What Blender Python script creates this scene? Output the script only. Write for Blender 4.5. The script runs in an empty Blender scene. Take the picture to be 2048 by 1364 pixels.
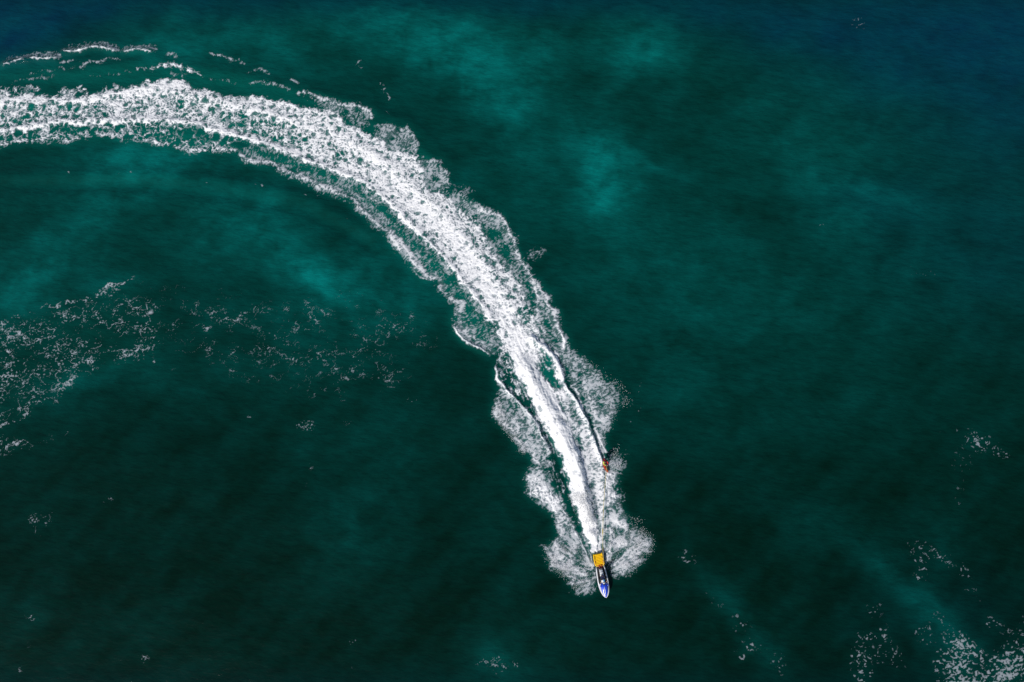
import bpy, bmesh, math, random
import numpy as np
from mathutils import Vector, Matrix

# ------------------------------------------------------------------ camera, sky, sun, exposure
scene = bpy.context.scene
PITCH = math.radians(12.0)       # drone gimbal, measured from straight down
CAM_H = 76.0
FPX = 24.0 / 36.0 * 2048.0
cam_data = bpy.data.cameras.new("camera")
cam_data.lens = 24.0
cam_data.sensor_width = 36.0
cam_data.clip_end = 20000.0
cam = bpy.data.objects.new("camera", cam_data)
cam.location = (0, 0, CAM_H)
cam.rotation_euler = (PITCH, 0, 0)
scene.collection.objects.link(cam)
scene.camera = cam

SUN_EL = math.radians(38.0)
SHADOW = Vector((0.57, 0.82)).normalized()      # where shadows fall on the water
sun_dir = Vector((-SHADOW.x * math.cos(SUN_EL), -SHADOW.y * math.cos(SUN_EL), math.sin(SUN_EL)))
world = bpy.data.worlds.new("World")
scene.world = world
world.use_nodes = True
wn = world.node_tree
wn.nodes.clear()
w_out = wn.nodes.new("ShaderNodeOutputWorld")
w_bg = wn.nodes.new("ShaderNodeBackground")
w_sky = wn.nodes.new("ShaderNodeTexSky")
w_sky.sky_type = 'NISHITA'
w_sky.sun_disc = False
w_sky.sun_elevation = SUN_EL
w_sky.sun_rotation = math.atan2(sun_dir.x, sun_dir.y)
w_bg.inputs["Strength"].default_value = 0.085
wn.links.new(w_sky.outputs[0], w_bg.inputs["Color"])
wn.links.new(w_bg.outputs[0], w_out.inputs["Surface"])

sun_data = bpy.data.lights.new("sun", 'SUN')
sun_data.energy = 4.3
sun_data.angle = math.radians(0.53)
sun_data.color = (1.0, 0.95, 0.88)
sun = bpy.data.objects.new("sun", sun_data)
sun.rotation_euler = sun_dir.to_track_quat('Z', 'Y').to_euler()
sun.location = (-40, -60, 90)
scene.collection.objects.link(sun)

scene.view_settings.view_transform = 'Standard'
scene.view_settings.look = 'None'
scene.view_settings.exposure = 0.0
scene.view_settings.gamma = 1.0
scene.view_settings.use_curve_mapping = False
scene.cycles.max_bounces = 5
scene.cycles.diffuse_bounces = 2
scene.cycles.glossy_bounces = 2
scene.cycles.transparent_max_bounces = 6
scene.cycles.adaptive_threshold = 0.015

# ------------------------------------------------------------------ helpers
rng = np.random.default_rng(7)
random.seed(7)
CP, SP = math.cos(PITCH), math.sin(PITCH)


def at(u, v, z=0.0):
    """the point of the place, at height z, that was measured at (u, v) of the 2048-wide photograph"""
    dx, dy = (u - 1024.0) / FPX, (682.0 - v) / FPX
    wy, wz = dy * CP + SP, dy * SP - CP
    t = (z - CAM_H) / wz
    return (dx * t, wy * t)


def tag(o, label=None, cat=None, group=None, kind=None):
    if label: o["label"] = label
    if cat: o["category"] = cat
    if group: o["group"] = group
    if kind: o["kind"] = kind
    return o


def link(o, parent=None):
    scene.collection.objects.link(o)
    if parent is not None:
        o.parent = parent
    return o


def empty(name, loc, rot=(0, 0, 0)):
    o = bpy.data.objects.new(name, None)
    o.location = loc
    o.rotation_euler = rot
    o.empty_display_size = 0.2
    return link(o)


def mat(name, color, rough=0.5, spec=0.5, coat=0.0, noise=0.0, nscale=20.0, metal=0.0):
    m = bpy.data.materials.new(name)
    m.use_nodes = True
    nt = m.node_tree
    b = nt.nodes["Principled BSDF"]
    b.inputs["Base Color"].default_value = (*color, 1)
    b.inputs["Roughness"].default_value = rough
    b.inputs["Specular IOR Level"].default_value = spec
    b.inputs["Coat Weight"].default_value = coat
    b.inputs["Metallic"].default_value = metal
    if noise > 0:
        tc = nt.nodes.new("ShaderNodeTexCoord")
        n = nt.nodes.new("ShaderNodeTexNoise")
        n.inputs["Scale"].default_value = nscale
        n.inputs["Detail"].default_value = 4
        hs = nt.nodes.new("ShaderNodeHueSaturation")
        mr = nt.nodes.new("ShaderNodeMapRange")
        mr.inputs["To Min"].default_value = 1 - noise
        mr.inputs["To Max"].default_value = 1 + noise
        nt.links.new(tc.outputs["Object"], n.inputs["Vector"])
        nt.links.new(n.outputs["Fac"], mr.inputs["Value"])
        nt.links.new(mr.outputs[0], hs.inputs["Value"])
        hs.inputs["Color"].default_value = (*color, 1)
        nt.links.new(hs.outputs[0], b.inputs["Base Color"])
        mr2 = nt.nodes.new("ShaderNodeMapRange")
        mr2.inputs["To Min"].default_value = max(0.03, rough - 0.12)
        mr2.inputs["To Max"].default_value = min(1, rough + 0.12)
        nt.links.new(n.outputs["Fac"], mr2.inputs["Value"])
        nt.links.new(mr2.outputs[0], b.inputs["Roughness"])
    return m


# ---- numpy noise
_perm = rng.permutation(256).astype(np.int32)
_perm = np.concatenate([_perm, _perm])
_ang = rng.random(256) * 2 * np.pi
_gx, _gy = np.cos(_ang).astype(np.float32), np.sin(_ang).astype(np.float32)
_jx, _jy = rng.random(256).astype(np.float32), rng.random(256).astype(np.float32)


def _h(i, j, s):
    return _perm[(_perm[(i + s * 37) & 255] + j + s * 17) & 255]


def perlin(x, y, s=0):
    xf, yf = np.floor(x), np.floor(y)
    i, j = xf.astype(np.int32), yf.astype(np.int32)
    fx, fy = (x - xf).astype(np.float32), (y - yf).astype(np.float32)
    u = fx * fx * fx * (fx * (fx * 6 - 15) + 10)
    v = fy * fy * fy * (fy * (fy * 6 - 15) + 10)

    def g(di, dj):
        k = _h(i + di, j + dj, s)
        return _gx[k] * (fx - di) + _gy[k] * (fy - dj)
    a = g(0, 0) * (1 - u) + g(1, 0) * u
    b = g(0, 1) * (1 - u) + g(1, 1) * u
    return a * (1 - v) + b * v


def fbm(x, y, octv=4, s=0, gain=0.5):
    r, a, f, t = 0.0, 1.0, 1.0, 0.0
    for o in range(octv):
        r = r + a * perlin(x * f + 13.7 * o, y * f - 7.3 * o, s + o)
        t += a
        a *= gain
        f *= 2.03
    return r / t


def worley(x, y, s=0):
    xf, yf = np.floor(x), np.floor(y)
    i, j = xf.astype(np.int32), yf.astype(np.int32)
    fx, fy = (x - xf).astype(np.float32), (y - yf).astype(np.float32)
    f1 = np.full(fx.shape, 9.0, np.float32)
    f2 = f1.copy()
    for di in (-1, 0, 1):
        for dj in (-1, 0, 1):
            k = _h(i + di, j + dj, s)
            d = (di + _jx[k] - fx) ** 2 + (dj + _jy[k] - fy) ** 2
            f2 = np.minimum(f2, np.maximum(f1, d))
            f1 = np.minimum(f1, d)
    return np.sqrt(f1), np.sqrt(f2)


def equal(p, ref=None):
    smp = p if ref is None else p[ref]
    if smp.size < 50:
        smp = p
    smp = smp[:: max(1, smp.size // 60000)]
    q = np.quantile(smp, np.linspace(0, 1, 257))
    return np.interp(p, q, np.linspace(0, 1, 257)).astype(np.float32)


def sstep(a, b, x):
    t = np.clip((x - a) / (b - a), 0, 1)
    return t * t * (3 - 2 * t)


# ------------------------------------------------------------------ fields of the sea surface (metres)
CS = 0.11
X0, Y0 = -76.0, -26.4
NX, NY = 1383, 846
gx = (X0 + CS * np.arange(NX)).astype(np.float32)
gy = (Y0 + CS * np.arange(NY)).astype(np.float32)
GX, GY = np.meshgrid(gx, gy)
PXM = 0.0555                      # metres for one photograph pixel near the wake
FLD = {k: np.zeros((NY, NX), np.float32) for k in ("dense", "speck", "net", "fleck", "solid")}
ZH = np.zeros((NY, NX), np.float32)     # water height
AER = np.zeros((NY, NX), np.float32)    # air bubbles in the water near the foam


def W(pts):
    return [at(p[0], p[1]) for p in pts]


def window(P, m):
    xs, ys = [p[0] for p in P], [p[1] for p in P]
    i0 = max(0, int((min(xs) - m - X0) / CS)); i1 = min(NX, int((max(xs) + m - X0) / CS) + 2)
    j0 = max(0, int((min(ys) - m - Y0) / CS)); j1 = min(NY, int((max(ys) + m - Y0) / CS) + 2)
    return slice(j0, max(j0, j1)), slice(i0, max(i0, i1))


def seg_dist(x, y, P, closed):
    best = np.full(x.shape, 1e9, np.float32)
    tt = np.zeros(x.shape, np.float32)
    n = len(P)
    for k in range(n if closed else n - 1):
        ax, ay = P[k]; bx, by = P[(k + 1) % n]
        dx, dy = bx - ax, by - ay
        t = np.clip(((x - ax) * dx + (y - ay) * dy) / (dx * dx + dy * dy + 1e-9), 0, 1)
        d = (x - ax - t * dx) ** 2 + (y - ay - t * dy) ** 2
        m = d < best
        best = np.where(m, d, best)
        tt = np.where(m, k + t, tt)
    return np.sqrt(best), tt


def poly_mask(pts, soft):
    P = W(pts)
    s = window(P, soft)
    x, y = GX[s], GY[s]
    d, _ = seg_dist(x, y, P, True)
    ins = np.zeros(x.shape, bool)
    n = len(P)
    for k in range(n):
        ax, ay = P[k]; bx, by = P[(k + 1) % n]
        c = ((ay > y) != (by > y)) & (x < (bx - ax) * (y - ay) / (by - ay + 1e-12) + ax)
        ins ^= c
    sd = np.where(ins, d, -d)
    return s, sstep(-soft * 0.5, soft * 0.5, sd)


def poly(f, pts, d, soft=8):
    s, m = poly_mask(pts, soft * PXM)
    a = FLD[f] if isinstance(f, str) else f
    a[s] = np.maximum(a[s], d * m)


def erase(f, pts, keep, soft=8):
    s, m = poly_mask(pts, soft * PXM)
    a = FLD[f] if isinstance(f, str) else f
    a[s] *= 1 - (1 - keep) * m


def stroke(f, pts, w, d, add=False):
    """pts (u, v[, width px]); soft line"""
    P = W(pts)
    ws = [(p[2] if len(p) > 2 else w) * PXM for p in pts]
    s = window(P, max(ws) * 2.6)
    x, y = GX[s], GY[s]
    dist, t = seg_dist(x, y, P, False)
    wi = np.interp(t, np.arange(len(ws)), ws).astype(np.float32)
    m = np.exp(-(dist / wi) ** 2 * 1.2)
    a = FLD[f] if isinstance(f, str) else f
    if add: a[s] += d * m
    else: a[s] = np.maximum(a[s], d * m)


def blob(f, u, v, ru, rv, d, ang=0.0, add=False):
    cx, cy = at(u, v)
    s = window([(cx, cy)], max(ru, rv) * PXM * 2.6)
    x, y = GX[s] - cx, GY[s] - cy
    a = math.radians(ang)
    p, q = x * math.cos(a) + y * math.sin(a), -x * math.sin(a) + y * math.cos(a)
    m = np.exp(-((p / (ru * PXM)) ** 2 + (q / (rv * PXM)) ** 2))
    A = FLD[f] if isinstance(f, str) else f
    if add: A[s] += d * m
    else: A[s] = np.maximum(A[s], d * m)


# ---- the main band of the wake
UP = [(-160, 222), (-70, 200), (0, 187), (37, 187), (61, 189), (105, 192), (176, 193), (210, 182), (244, 180), (281, 165), (325, 159),
      (366, 160), (391, 177), (420, 180), (447, 194), (499, 191), (567, 203), (601, 215), (653, 220), (687, 235),
      (689, 247), (740, 267), (770, 286), (780, 298), (833, 308), (850, 347), (850, 372), (899, 394), (940, 435),
      (961, 450), (970, 476), (984, 497), (993, 517), (1025, 547), (1046, 576), (1052, 605), (1072, 649),
      (1090, 682), (1116, 708), (1125, 737), (1134, 778)]
LO = [(-160, 300), (-70, 280), (0, 267), (49, 263), (98, 250), (127, 247), (156, 254), (176, 250), (203, 245), (244, 252), (281, 248),
      (317, 247), (381, 250), (415, 263), (452, 270), (504, 284), (543, 298), (574, 308), (609, 325), (645, 333),
      (682, 352), (718, 367), (750, 381), (770, 401), (788, 426), (811, 453), (847, 479), (876, 509), (899, 529),
      (911, 552), (935, 579), (955, 602), (970, 629), (993, 649), (996, 664), (1001, 711), (1023, 717), (1032, 748),
      (1054, 783), (1076, 827)]
MAIN = UP + [(1125, 800), (1110, 830)] + LO[::-1]
poly("dense", MAIN, 0.77, 12)
# thinner, holed parts
erase("dense", [(-160, 235), (30, 205), (100, 205), (200, 205), (225, 215), (215, 238), (150, 243), (90, 243), (20, 255), (-160, 285)], 0.68, 16)
erase("dense", [(250, 205), (330, 190), (420, 195), (455, 210), (450, 262), (400, 246), (330, 228), (250, 232)], 0.80, 16)
erase("dense", [(440, 225), (470, 222), (530, 232), (590, 248), (610, 275), (600, 300), (540, 282), (470, 262), (440, 250)], 0.60, 14)
erase("dense", [(600, 255), (660, 280), (720, 310), (760, 350), (740, 365), (680, 335), (610, 305)], 0.88, 14)
erase("dense", [(1071, 697), (1082, 697), (1098, 713), (1111, 735), (1116, 763), (1118, 783), (1104, 776), (1091, 757), (1083, 739), (1076, 717)], 0.42, 7)
erase("dense", [(1034, 617), (1055, 612), (1062, 640), (1056, 650), (1040, 640)], 0.45, 8)
erase("dense", [(940, 470), (965, 480), (1000, 540), (1030, 590), (1020, 600), (985, 560)], 0.86, 10)
# fuller towards the boat
poly("dense", [(700, 330), (780, 320), (850, 380), (920, 430), (985, 520), (1035, 590), (1060, 650), (1000, 650), (950, 590), (890, 510), (800, 425), (730, 370)], 0.86, 60)
poly("dense", [(850, 440), (930, 450), (1000, 560), (1040, 640), (1090, 700), (1070, 760), (1010, 680), (960, 600)], 0.91, 40)
# bright crests along the band
stroke("dense", [(-160, 293, 8), (0, 262, 8), (60, 258, 8), (127, 243, 7), (170, 250, 5), (215, 243, 6), (245, 248, 5), (290, 238, 8), (330, 240, 9), (380, 245, 6),
                 (415, 258, 6), (452, 265, 6), (504, 279, 7), (543, 292, 8), (574, 302, 7), (609, 318, 7), (645, 328, 7), (682, 345, 8),
                 (718, 358, 9), (755, 378, 9), (780, 405, 9), (815, 445, 9), (860, 484, 9), (900, 525, 8), (935, 572, 8), (985, 640, 8)], 7, 0.96)
stroke("dense", [(-160, 232, 9), (0, 205, 10), (40, 198, 10), (100, 200, 6), (170, 203, 7), (220, 192, 8), (262, 182, 10), (310, 176, 12), (365, 172, 10)], 8, 0.95)
stroke("dense", [(455, 218, 7), (520, 222, 8), (580, 240, 9), (640, 268, 9), (700, 290, 8), (760, 312, 10), (800, 340, 9)], 8, 0.95)
stroke("dense", [(500, 196, 6), (560, 208, 7), (630, 225, 7), (680, 240, 6)], 6, 0.92)
stroke("dense", [(730, 300, 8), (790, 345, 10), (850, 400, 10), (905, 430, 8), (950, 470, 6)], 8, 0.93)
for x0 in range(545, 605, 18):      # cross ribs in the holed part
    stroke("dense", [(x0 - 8, 240), (x0 - 12, 265), (x0 - 4, 290)], 3.2, 0.85)

# ---- the jet behind the boat
JET = [(1001, 690), (1023, 717), (1032, 748), (1054, 783), (1076, 827), (1094, 862), (1111, 893), (1122, 915), (1130, 945), (1143, 981),
       (1159, 1037), (1169, 1070), (1176, 1086), (1184, 1106), (1197, 1106), (1197, 1091), (1195, 1050), (1184, 1015), (1173, 975), (1168, 934),
       (1158, 911), (1145, 860), (1131, 825), (1112, 795), (1095, 770), (1083, 744), (1073, 717), (1060, 690), (1030, 660)]
poly("dense", JET, 0.93, 7)
poly("solid", [(1090, 840), (1118, 890), (1134, 935), (1148, 975), (1161, 1035), (1171, 1070), (1178, 1086), (1186, 1106), (1197, 1106), (1194, 1050), (1180, 1015), (1168, 975), (1162, 934),
               (1150, 911), (1136, 860), (1122, 825), (1105, 815)], 1.0, 7)
stroke("solid", [(1030, 690, 5), (1050, 740, 7), (1080, 800, 7), (1100, 830, 8)], 7, 0.95)
# left hook and the crest between jet and left fan
stroke("solid", [(1010, 708, 1.4), (994, 722, 1.8), (990, 735, 3), (995, 757, 3.5), (1010, 777, 3.4), (1032, 801, 2.8), (1054, 822, 2.4), (1064, 834, 2), (1074, 849, 2.6),
                 (1081, 866, 2.2), (1089, 880, 2.2), (1101, 904, 2)], 2.6, 0.98)
poly("dense", [(990, 735), (1001, 711), (1023, 717), (1032, 748), (1054, 783), (1076, 827), (1094, 862), (1111, 893), (1122, 920), (1101, 904), (1089, 880), (1074, 849), (1054, 822), (1032, 801), (1010, 777)], 0.40, 5)
stroke("dense", [(1022, 750, 5), (1036, 775, 6), (1050, 795, 5)], 5, 0.42)
# crest to the surfer
stroke("solid", [(1040, 655, 4), (1062, 677, 5), (1080, 690, 7), (1098, 704, 8), (1112, 722, 8), (1122, 745, 7), (1129, 765, 4.5), (1135, 778, 2.8),
                 (1153, 803, 2.6), (1162, 822, 2.4), (1172, 838, 2.8), (1184, 868, 2.6), (1192, 893, 2.2), (1203, 922, 2.2)], 3, 1.0)
stroke("speck", [(1143, 770, 4), (1155, 785, 6), (1164, 808, 6), (1168, 825, 4)], 5, 0.8)
stroke("speck", [(1186, 845, 2), (1195, 866, 3), (1202, 885, 4), (1207, 903, 3)], 4, 0.9)
stroke("solid", [(1198, 885, 1.4), (1207, 914, 1.8)], 2, 0.9)
# grey sheet between jet and crest
SHEET = [(1118, 783), (1133, 777), (1153, 803), (1170, 836), (1184, 871), (1201, 917), (1207, 940), (1209, 1000), (1206, 1050), (1204, 1108),
         (1194, 1104), (1196, 1060), (1184, 1015), (1172, 975), (1167, 934), (1158, 911), (1145, 860), (1131, 825)]
poly("speck", SHEET, 0.78, 6)
erase("speck", [(1130, 785), (1140, 792), (1158, 830), (1166, 850), (1156, 855), (1142, 835)], 0.62, 6)
erase("speck", [(1148, 868), (1160, 862), (1168, 905), (1158, 900)], 0.6, 6)
erase("speck", [(1181, 965), (1190, 968), (1198, 1040), (1198, 1070), (1190, 1030)], 0.55, 6)
stroke("speck", [(1168, 850, 6), (1180, 890, 7), (1195, 925, 8), (1202, 960, 8)], 7, 0.78)

# ---- lower / left lace
LLA = [(-160, 335), (-60, 310), (0, 296), (15, 289), (49, 286), (90, 288), (144, 287), (151, 280), (212, 275), (242, 282), (305, 288), (342, 297), (381, 309), (425, 302),
       (452, 308), (474, 302), (470, 275), (415, 263), (381, 250), (317, 247), (281, 248), (203, 245), (127, 247), (0, 267), (-160, 300)]
poly("dense", LLA, 0.32, 9)
stroke("dense", [(-160, 325, 9), (0, 288, 9), (49, 281, 6), (90, 280, 7), (144, 278, 6), (200, 268, 5), (242, 274, 6), (300, 280, 7), (342, 290, 8), (381, 301, 8), (425, 296, 7), (470, 300, 5)], 7, 0.52)
erase("dense", [(340, 258), (390, 258), (440, 272), (420, 285), (360, 280)], 0.5, 8)
erase("dense", [(100, 255), (130, 252), (200, 256), (200, 262), (120, 266)], 0.45, 6)
LLB = [(479, 303), (491, 323), (523, 329), (555, 333), (567, 345), (609, 362), (633, 379), (665, 391), (699, 399), (714, 418), (744, 450),
       (776, 467), (788, 503), (814, 514), (823, 538), (847, 558), (873, 560), (891, 588), (911, 602), (905, 643), (911, 658), (932, 684),
       (979, 708), (1000, 705), (992, 660), (955, 602), (911, 552), (876, 509), (811, 453), (770, 401), (718, 367), (645, 333), (574, 308), (504, 290)]
poly("speck", LLB, 0.32, 9)
erase("speck", [(500, 290), (560, 308), (650, 340), (760, 400), (800, 450), (870, 515), (920, 575), (975, 650), (960, 665), (930, 620), (890, 565), (840, 500), (780, 440), (700, 375), (560, 325), (500, 305)], 0.25, 8)
stroke("speck", [(481, 306, 5), (495, 317, 6), (523, 322, 8), (550, 328, 6), (572, 344, 7), (609, 356, 8), (637, 372, 9), (668, 383, 9), (705, 397, 7), (724, 418, 8), (752, 447, 9), (785, 468, 9), (800, 498, 9)], 7, 0.72)
stroke("speck", [(800, 480, 9), (820, 510, 11), (836, 535, 11), (855, 550, 7), (873, 558, 4)], 8, 0.80)
stroke("solid", [(823, 538, 2), (835, 552, 2.4), (850, 558, 2.2), (873, 559, 1.5)], 2, 0.7)
stroke("speck", [(880, 575, 7), (905, 598, 7), (925, 605, 6), (918, 630, 9), (920, 655, 9), (940, 672, 9), (965, 685, 6)], 8, 0.62)
stroke("solid", [(909, 648, 1.5), (911, 658, 2.4), (920, 672, 2.8), (932, 684, 3), (950, 692, 3), (962, 698, 2.5), (979, 708, 2)], 2.5, 0.95)

# ---- upper / right lace lobes
poly("speck", [(596, 186), (626, 193), (682, 211), (719, 213), (743, 223), (743, 235), (731, 252), (700, 245), (687, 235), (640, 208)], 0.30, 14)
stroke("speck", [(596, 184, 3), (626, 191, 4), (682, 209, 5), (719, 215, 6), (740, 224, 6), (741, 238, 5)], 5, 0.70)
poly("speck", [(748, 252), (780, 250), (816, 262), (838, 284), (831, 298), (833, 308), (780, 298), (760, 280)], 0.42, 16)
stroke("speck", [(780, 250, 4), (816, 262, 5), (836, 284, 5), (830, 300, 4)], 5, 0.58)
poly("speck", [(840, 312), (880, 325), (889, 337), (902, 372), (895, 385), (850, 372), (848, 347)], 0.40, 16)
stroke("speck", [(870, 322, 4), (887, 335, 4), (893, 352, 3), (902, 374, 3)], 4, 0.58)
U4 = [(905, 390), (938, 394), (960, 412), (1005, 428), (1010, 445), (1014, 456), (1031, 488), (1037, 517), (1055, 538), (1072, 570), (1090, 590),
      (1110, 626), (1113, 652), (1131, 678), (1134, 700), (1127, 737), (1116, 708), (1090, 682), (1072, 649), (1052, 605), (1046, 576),
      (1025, 547), (993, 517), (984, 497), (970, 476), (961, 450), (940, 435), (899, 394)]
poly("speck", U4, 0.42, 12)
erase("speck", [(962, 445), (985, 452), (1010, 475), (1026, 510), (1035, 530), (1010, 520), (985, 490)], 0.35, 8)
erase("speck", [(1035, 530), (1050, 545), (1066, 580), (1070, 605), (1058, 590), (1040, 560)], 0.55, 6)
erase("speck", [(1095, 640), (1108, 660), (1116, 690), (1106, 685), (1090, 650)], 0.4, 6)
stroke("speck", [(960, 420, 7), (1000, 432, 7), (1014, 456, 5), (1031, 488, 5), (1037, 517, 4), (1055, 538, 5), (1072, 570, 6), (1077, 600, 6), (1075, 640, 6), (1095, 670, 5)], 5, 0.72)
stroke("speck", [(1072, 570, 4), (1090, 590, 5), (1108, 626, 6), (1112, 652, 6), (1128, 678, 6), (1124, 699, 4)], 5, 0.82)
stroke("solid", [(1113, 655, 2.5), (1124, 672, 4), (1129, 682, 3), (1125, 698, 1.5)], 3, 0.95)
stroke("solid", [(1048, 545, 1.6), (1062, 560, 2), (1073, 575, 2), (1076, 600, 1.6)], 2, 0.7)
blob("speck", 1070, 508, 17, 8, 0.42, 25)
blob("speck", 925, 385, 20, 10, 0.35, -20)

# ---- right fan, above the surfer
R1 = [(1131, 682), (1157, 713), (1192, 739), (1208, 765), (1222, 795), (1229, 815), (1226, 838), (1214, 869), (1208, 890), (1203, 917), (1190, 880), (1176, 845),
      (1170, 825), (1160, 795), (1140, 770), (1127, 740)]
poly("speck", R1, 0.50, 14)
stroke("speck", [(1150, 715, 8), (1172, 735, 9), (1186, 745, 8)], 8, 0.60)
stroke("speck", [(1165, 765, 6), (1178, 785, 7), (1186, 805, 8), (1190, 830, 9), (1205, 845, 10), (1222, 822, 6)], 8, 0.70)
erase("speck", [(1150, 758), (1160, 765), (1172, 790), (1174, 805), (1164, 798), (1152, 775)], 0.35, 4)
erase("speck", [(1168, 808), (1177, 815), (1182, 840), (1192, 870), (1200, 895), (1194, 892), (1182, 865), (1172, 838)], 0.18, 3)
erase("speck", [(1130, 735), (1140, 745), (1140, 772), (1133, 768)], 0.35, 4)
blob("speck", 1212, 778, 14, 22, 0.34, 35)
blob("speck", 1228, 788, 30, 12, 0.22, -38)
for _ in range(70):
    u, v = 1210 + 75 * rng.random(), 742 + 105 * rng.random()
    if (u - 1210) * 0.9 + abs(v - 795) * 0.5 < 85:
        blob("solid", u, v, 1.0 + 1.3 * rng.random(), 0.8 + 0.6 * rng.random(), 0.35 + 0.35 * rng.random(), 180 * rng.random())
blob("speck", 1228, 925, 13, 20, 0.45, -40)

# ---- fan right of the boat
R2 = [(1201, 917), (1214, 930), (1222, 940), (1239, 950), (1232, 970), (1244, 991), (1238, 1008), (1253, 1034), (1250, 1050), (1270, 1056), (1290, 1072), (1300, 1085), (1299, 1101),
      (1284, 1117), (1270, 1135), (1252, 1152), (1233, 1148), (1229, 1138), (1238, 1112), (1232, 1108), (1219, 1128), (1211, 1128), (1205, 1108), (1203, 1050), (1206, 1000), (1206, 950)]
poly("speck", R2, 0.64, 20)
poly("dense", [(1203, 935), (1222, 945), (1232, 955), (1228, 972), (1238, 990), (1228, 1002), (1222, 1015), (1208, 1020), (1205, 980)], 0.74, 12)
stroke("speck", [(1215, 1030, 6), (1232, 1042, 9), (1246, 1054, 7), (1268, 1064, 4)], 8, 0.88)
stroke("speck", [(1208, 1062, 5), (1222, 1072, 6), (1240, 1085, 7), (1258, 1096, 5)], 6, 0.92)
stroke("speck", [(1228, 1130, 4), (1245, 1118, 7), (1265, 1112, 7), (1284, 1110, 6)], 6, 0.78)
stroke("speck", [(1235, 1142, 6), (1255, 1140, 7)], 6, 0.62)
stroke("speck", [(1214, 1128, 2), (1218, 1105, 4), (1222, 1085, 5)], 4, 0.82)
erase("speck", [(1208, 1050), (1222, 1052), (1240, 1066), (1244, 1074), (1232, 1072)], 0.30, 5)
erase("speck", [(1224, 1092), (1242, 1098), (1240, 1108), (1226, 1122), (1220, 1120)], 0.45, 6)
erase("speck", [(1250, 1040), (1262, 1050), (1275, 1066), (1262, 1066)], 0.5, 6)
erase("speck", [(1228, 1008), (1240, 1018), (1250, 1036), (1236, 1034)], 0.65, 6)

# ---- left fans
L1 = [(992, 735), (995, 757), (1010, 777), (1032, 801), (1054, 822), (1074, 849), (1089, 880), (1101, 904), (1097, 930), (1086, 937), (1072, 926), (1060, 906), (1043, 902), (1030, 880),
      (1017, 858), (1001, 849), (988, 825), (998, 792), (995, 766)]
poly("speck", L1, 0.56, 9)
erase("speck", [(1004, 800), (1024, 800), (1046, 826), (1030, 832), (1005, 822)], 0.55, 8)
stroke("speck", [(992, 800, 4), (990, 825, 5), (1003, 845, 6), (1018, 850, 7), (1030, 868, 8), (1042, 892, 8), (1056, 880, 6)], 6, 0.72)
stroke("speck", [(1026, 836, 8), (1040, 850, 9), (1040, 870, 10)], 8, 0.66)
stroke("speck", [(1067, 905, 3), (1072, 918, 5), (1084, 932, 5)], 5, 0.8)
L3 = [(1072, 924), (1067, 935), (1050, 957), (1055, 981), (1084, 1009), (1104, 1022), (1117, 1055), (1114, 1075), (1091, 1094), (1100, 1129), (1118, 1142), (1132, 1152), (1148, 1175), (1168, 1181),
      (1190, 1172), (1190, 1160), (1180, 1124), (1164, 1088), (1150, 1055), (1130, 1024), (1114, 993), (1097, 963), (1086, 935)]
poly("speck", L3, 0.64, 20)
poly("dense", [(1052, 960), (1070, 945), (1095, 965), (1115, 1000), (1130, 1030), (1118, 1045), (1100, 1015), (1060, 985)], 0.70, 12)
blob("dense", 1118, 1003, 14, 10, 0.85, -40)
stroke("speck", [(1118, 1040, 6), (1122, 1062, 7), (1112, 1095, 6), (1102, 1128, 6)], 6, 0.72)
stroke("speck", [(1108, 1100, 6), (1125, 1115, 8), (1136, 1118, 6), (1148, 1140, 6), (1165, 1148, 5), (1186, 1156, 4)], 6, 0.74)
stroke("speck", [(1132, 1148, 5), (1152, 1168, 6), (1175, 1174, 5)], 5, 0.74)
erase("speck", [(1148, 1108), (1166, 1108), (1172, 1128), (1160, 1143), (1146, 1136)], 0.42, 8)
erase("speck", [(1128, 1062), (1142, 1058), (1150, 1082), (1130, 1098), (1118, 1095)], 0.62, 8)
blob("speck", 1095, 1092, 10, 4, 0.5, 15)
stroke("solid", [(1125, 1015, 1.2), (1135, 1032, 1.8), (1148, 1056, 2), (1163, 1086, 2), (1174, 1108, 2.4), (1183, 1132, 3), (1190, 1155, 2.4)], 2, 0.85)
stroke("solid", [(1164, 1062, 1), (1172, 1085, 2), (1182, 1110, 3), (1186, 1130, 3)], 2, 0.75)
poly("dense", [(1085, 925), (1105, 915), (1125, 950), (1140, 990), (1135, 1000), (1118, 985), (1098, 955)], 0.26, 8)
stroke("dense", [(1122, 935, 3), (1138, 985, 3), (1155, 1035, 3), (1165, 1065, 3)], 3, 0.55)

# ---- thin foam north of the band
poly("dense", [(-160, 205), (0, 175), (50, 172), (80, 168), (80, 178), (40, 188), (-160, 222)], 0.36, 8)
poly("dense", [(112, 182), (135, 173), (168, 175), (182, 190), (120, 192)], 0.42, 6)
poly("dense", [(205, 172), (228, 165), (240, 172), (236, 184), (210, 184)], 0.45, 6)
stroke("dense", [(300, 138, 3), (325, 130, 6), (350, 131, 7), (375, 138, 6), (393, 147, 5), (405, 153, 2)], 5, 0.62)
stroke("dense", [(312, 142), (290, 138), (270, 140)], 4, 0.25)
stroke("dense", [(345, 150), (370, 150)], 5, 0.3)
for p, d in (([(120, 127), (140, 121), (160, 124)], .30), ([(163, 133), (175, 126), (205, 122), (240, 118)], .42), ([(425, 107), (440, 110), (462, 119)], .55), ([(465, 121), (490, 126)], .3),
             ([(500, 168), (545, 165), (580, 180)], .34), ([(495, 145), (520, 138), (535, 148)], .25), ([(583, 160), (595, 164)], .45), ([(335, 111), (358, 112)], .35),
             ([(60, 145), (150, 135)], .16), ([(20, 165), (110, 150)], .16), ([(420, 158), (470, 166)], .16), ([(180, 150), (260, 145)], .14)):
    stroke("speck", p, 3.0, d * 1.15)
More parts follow.
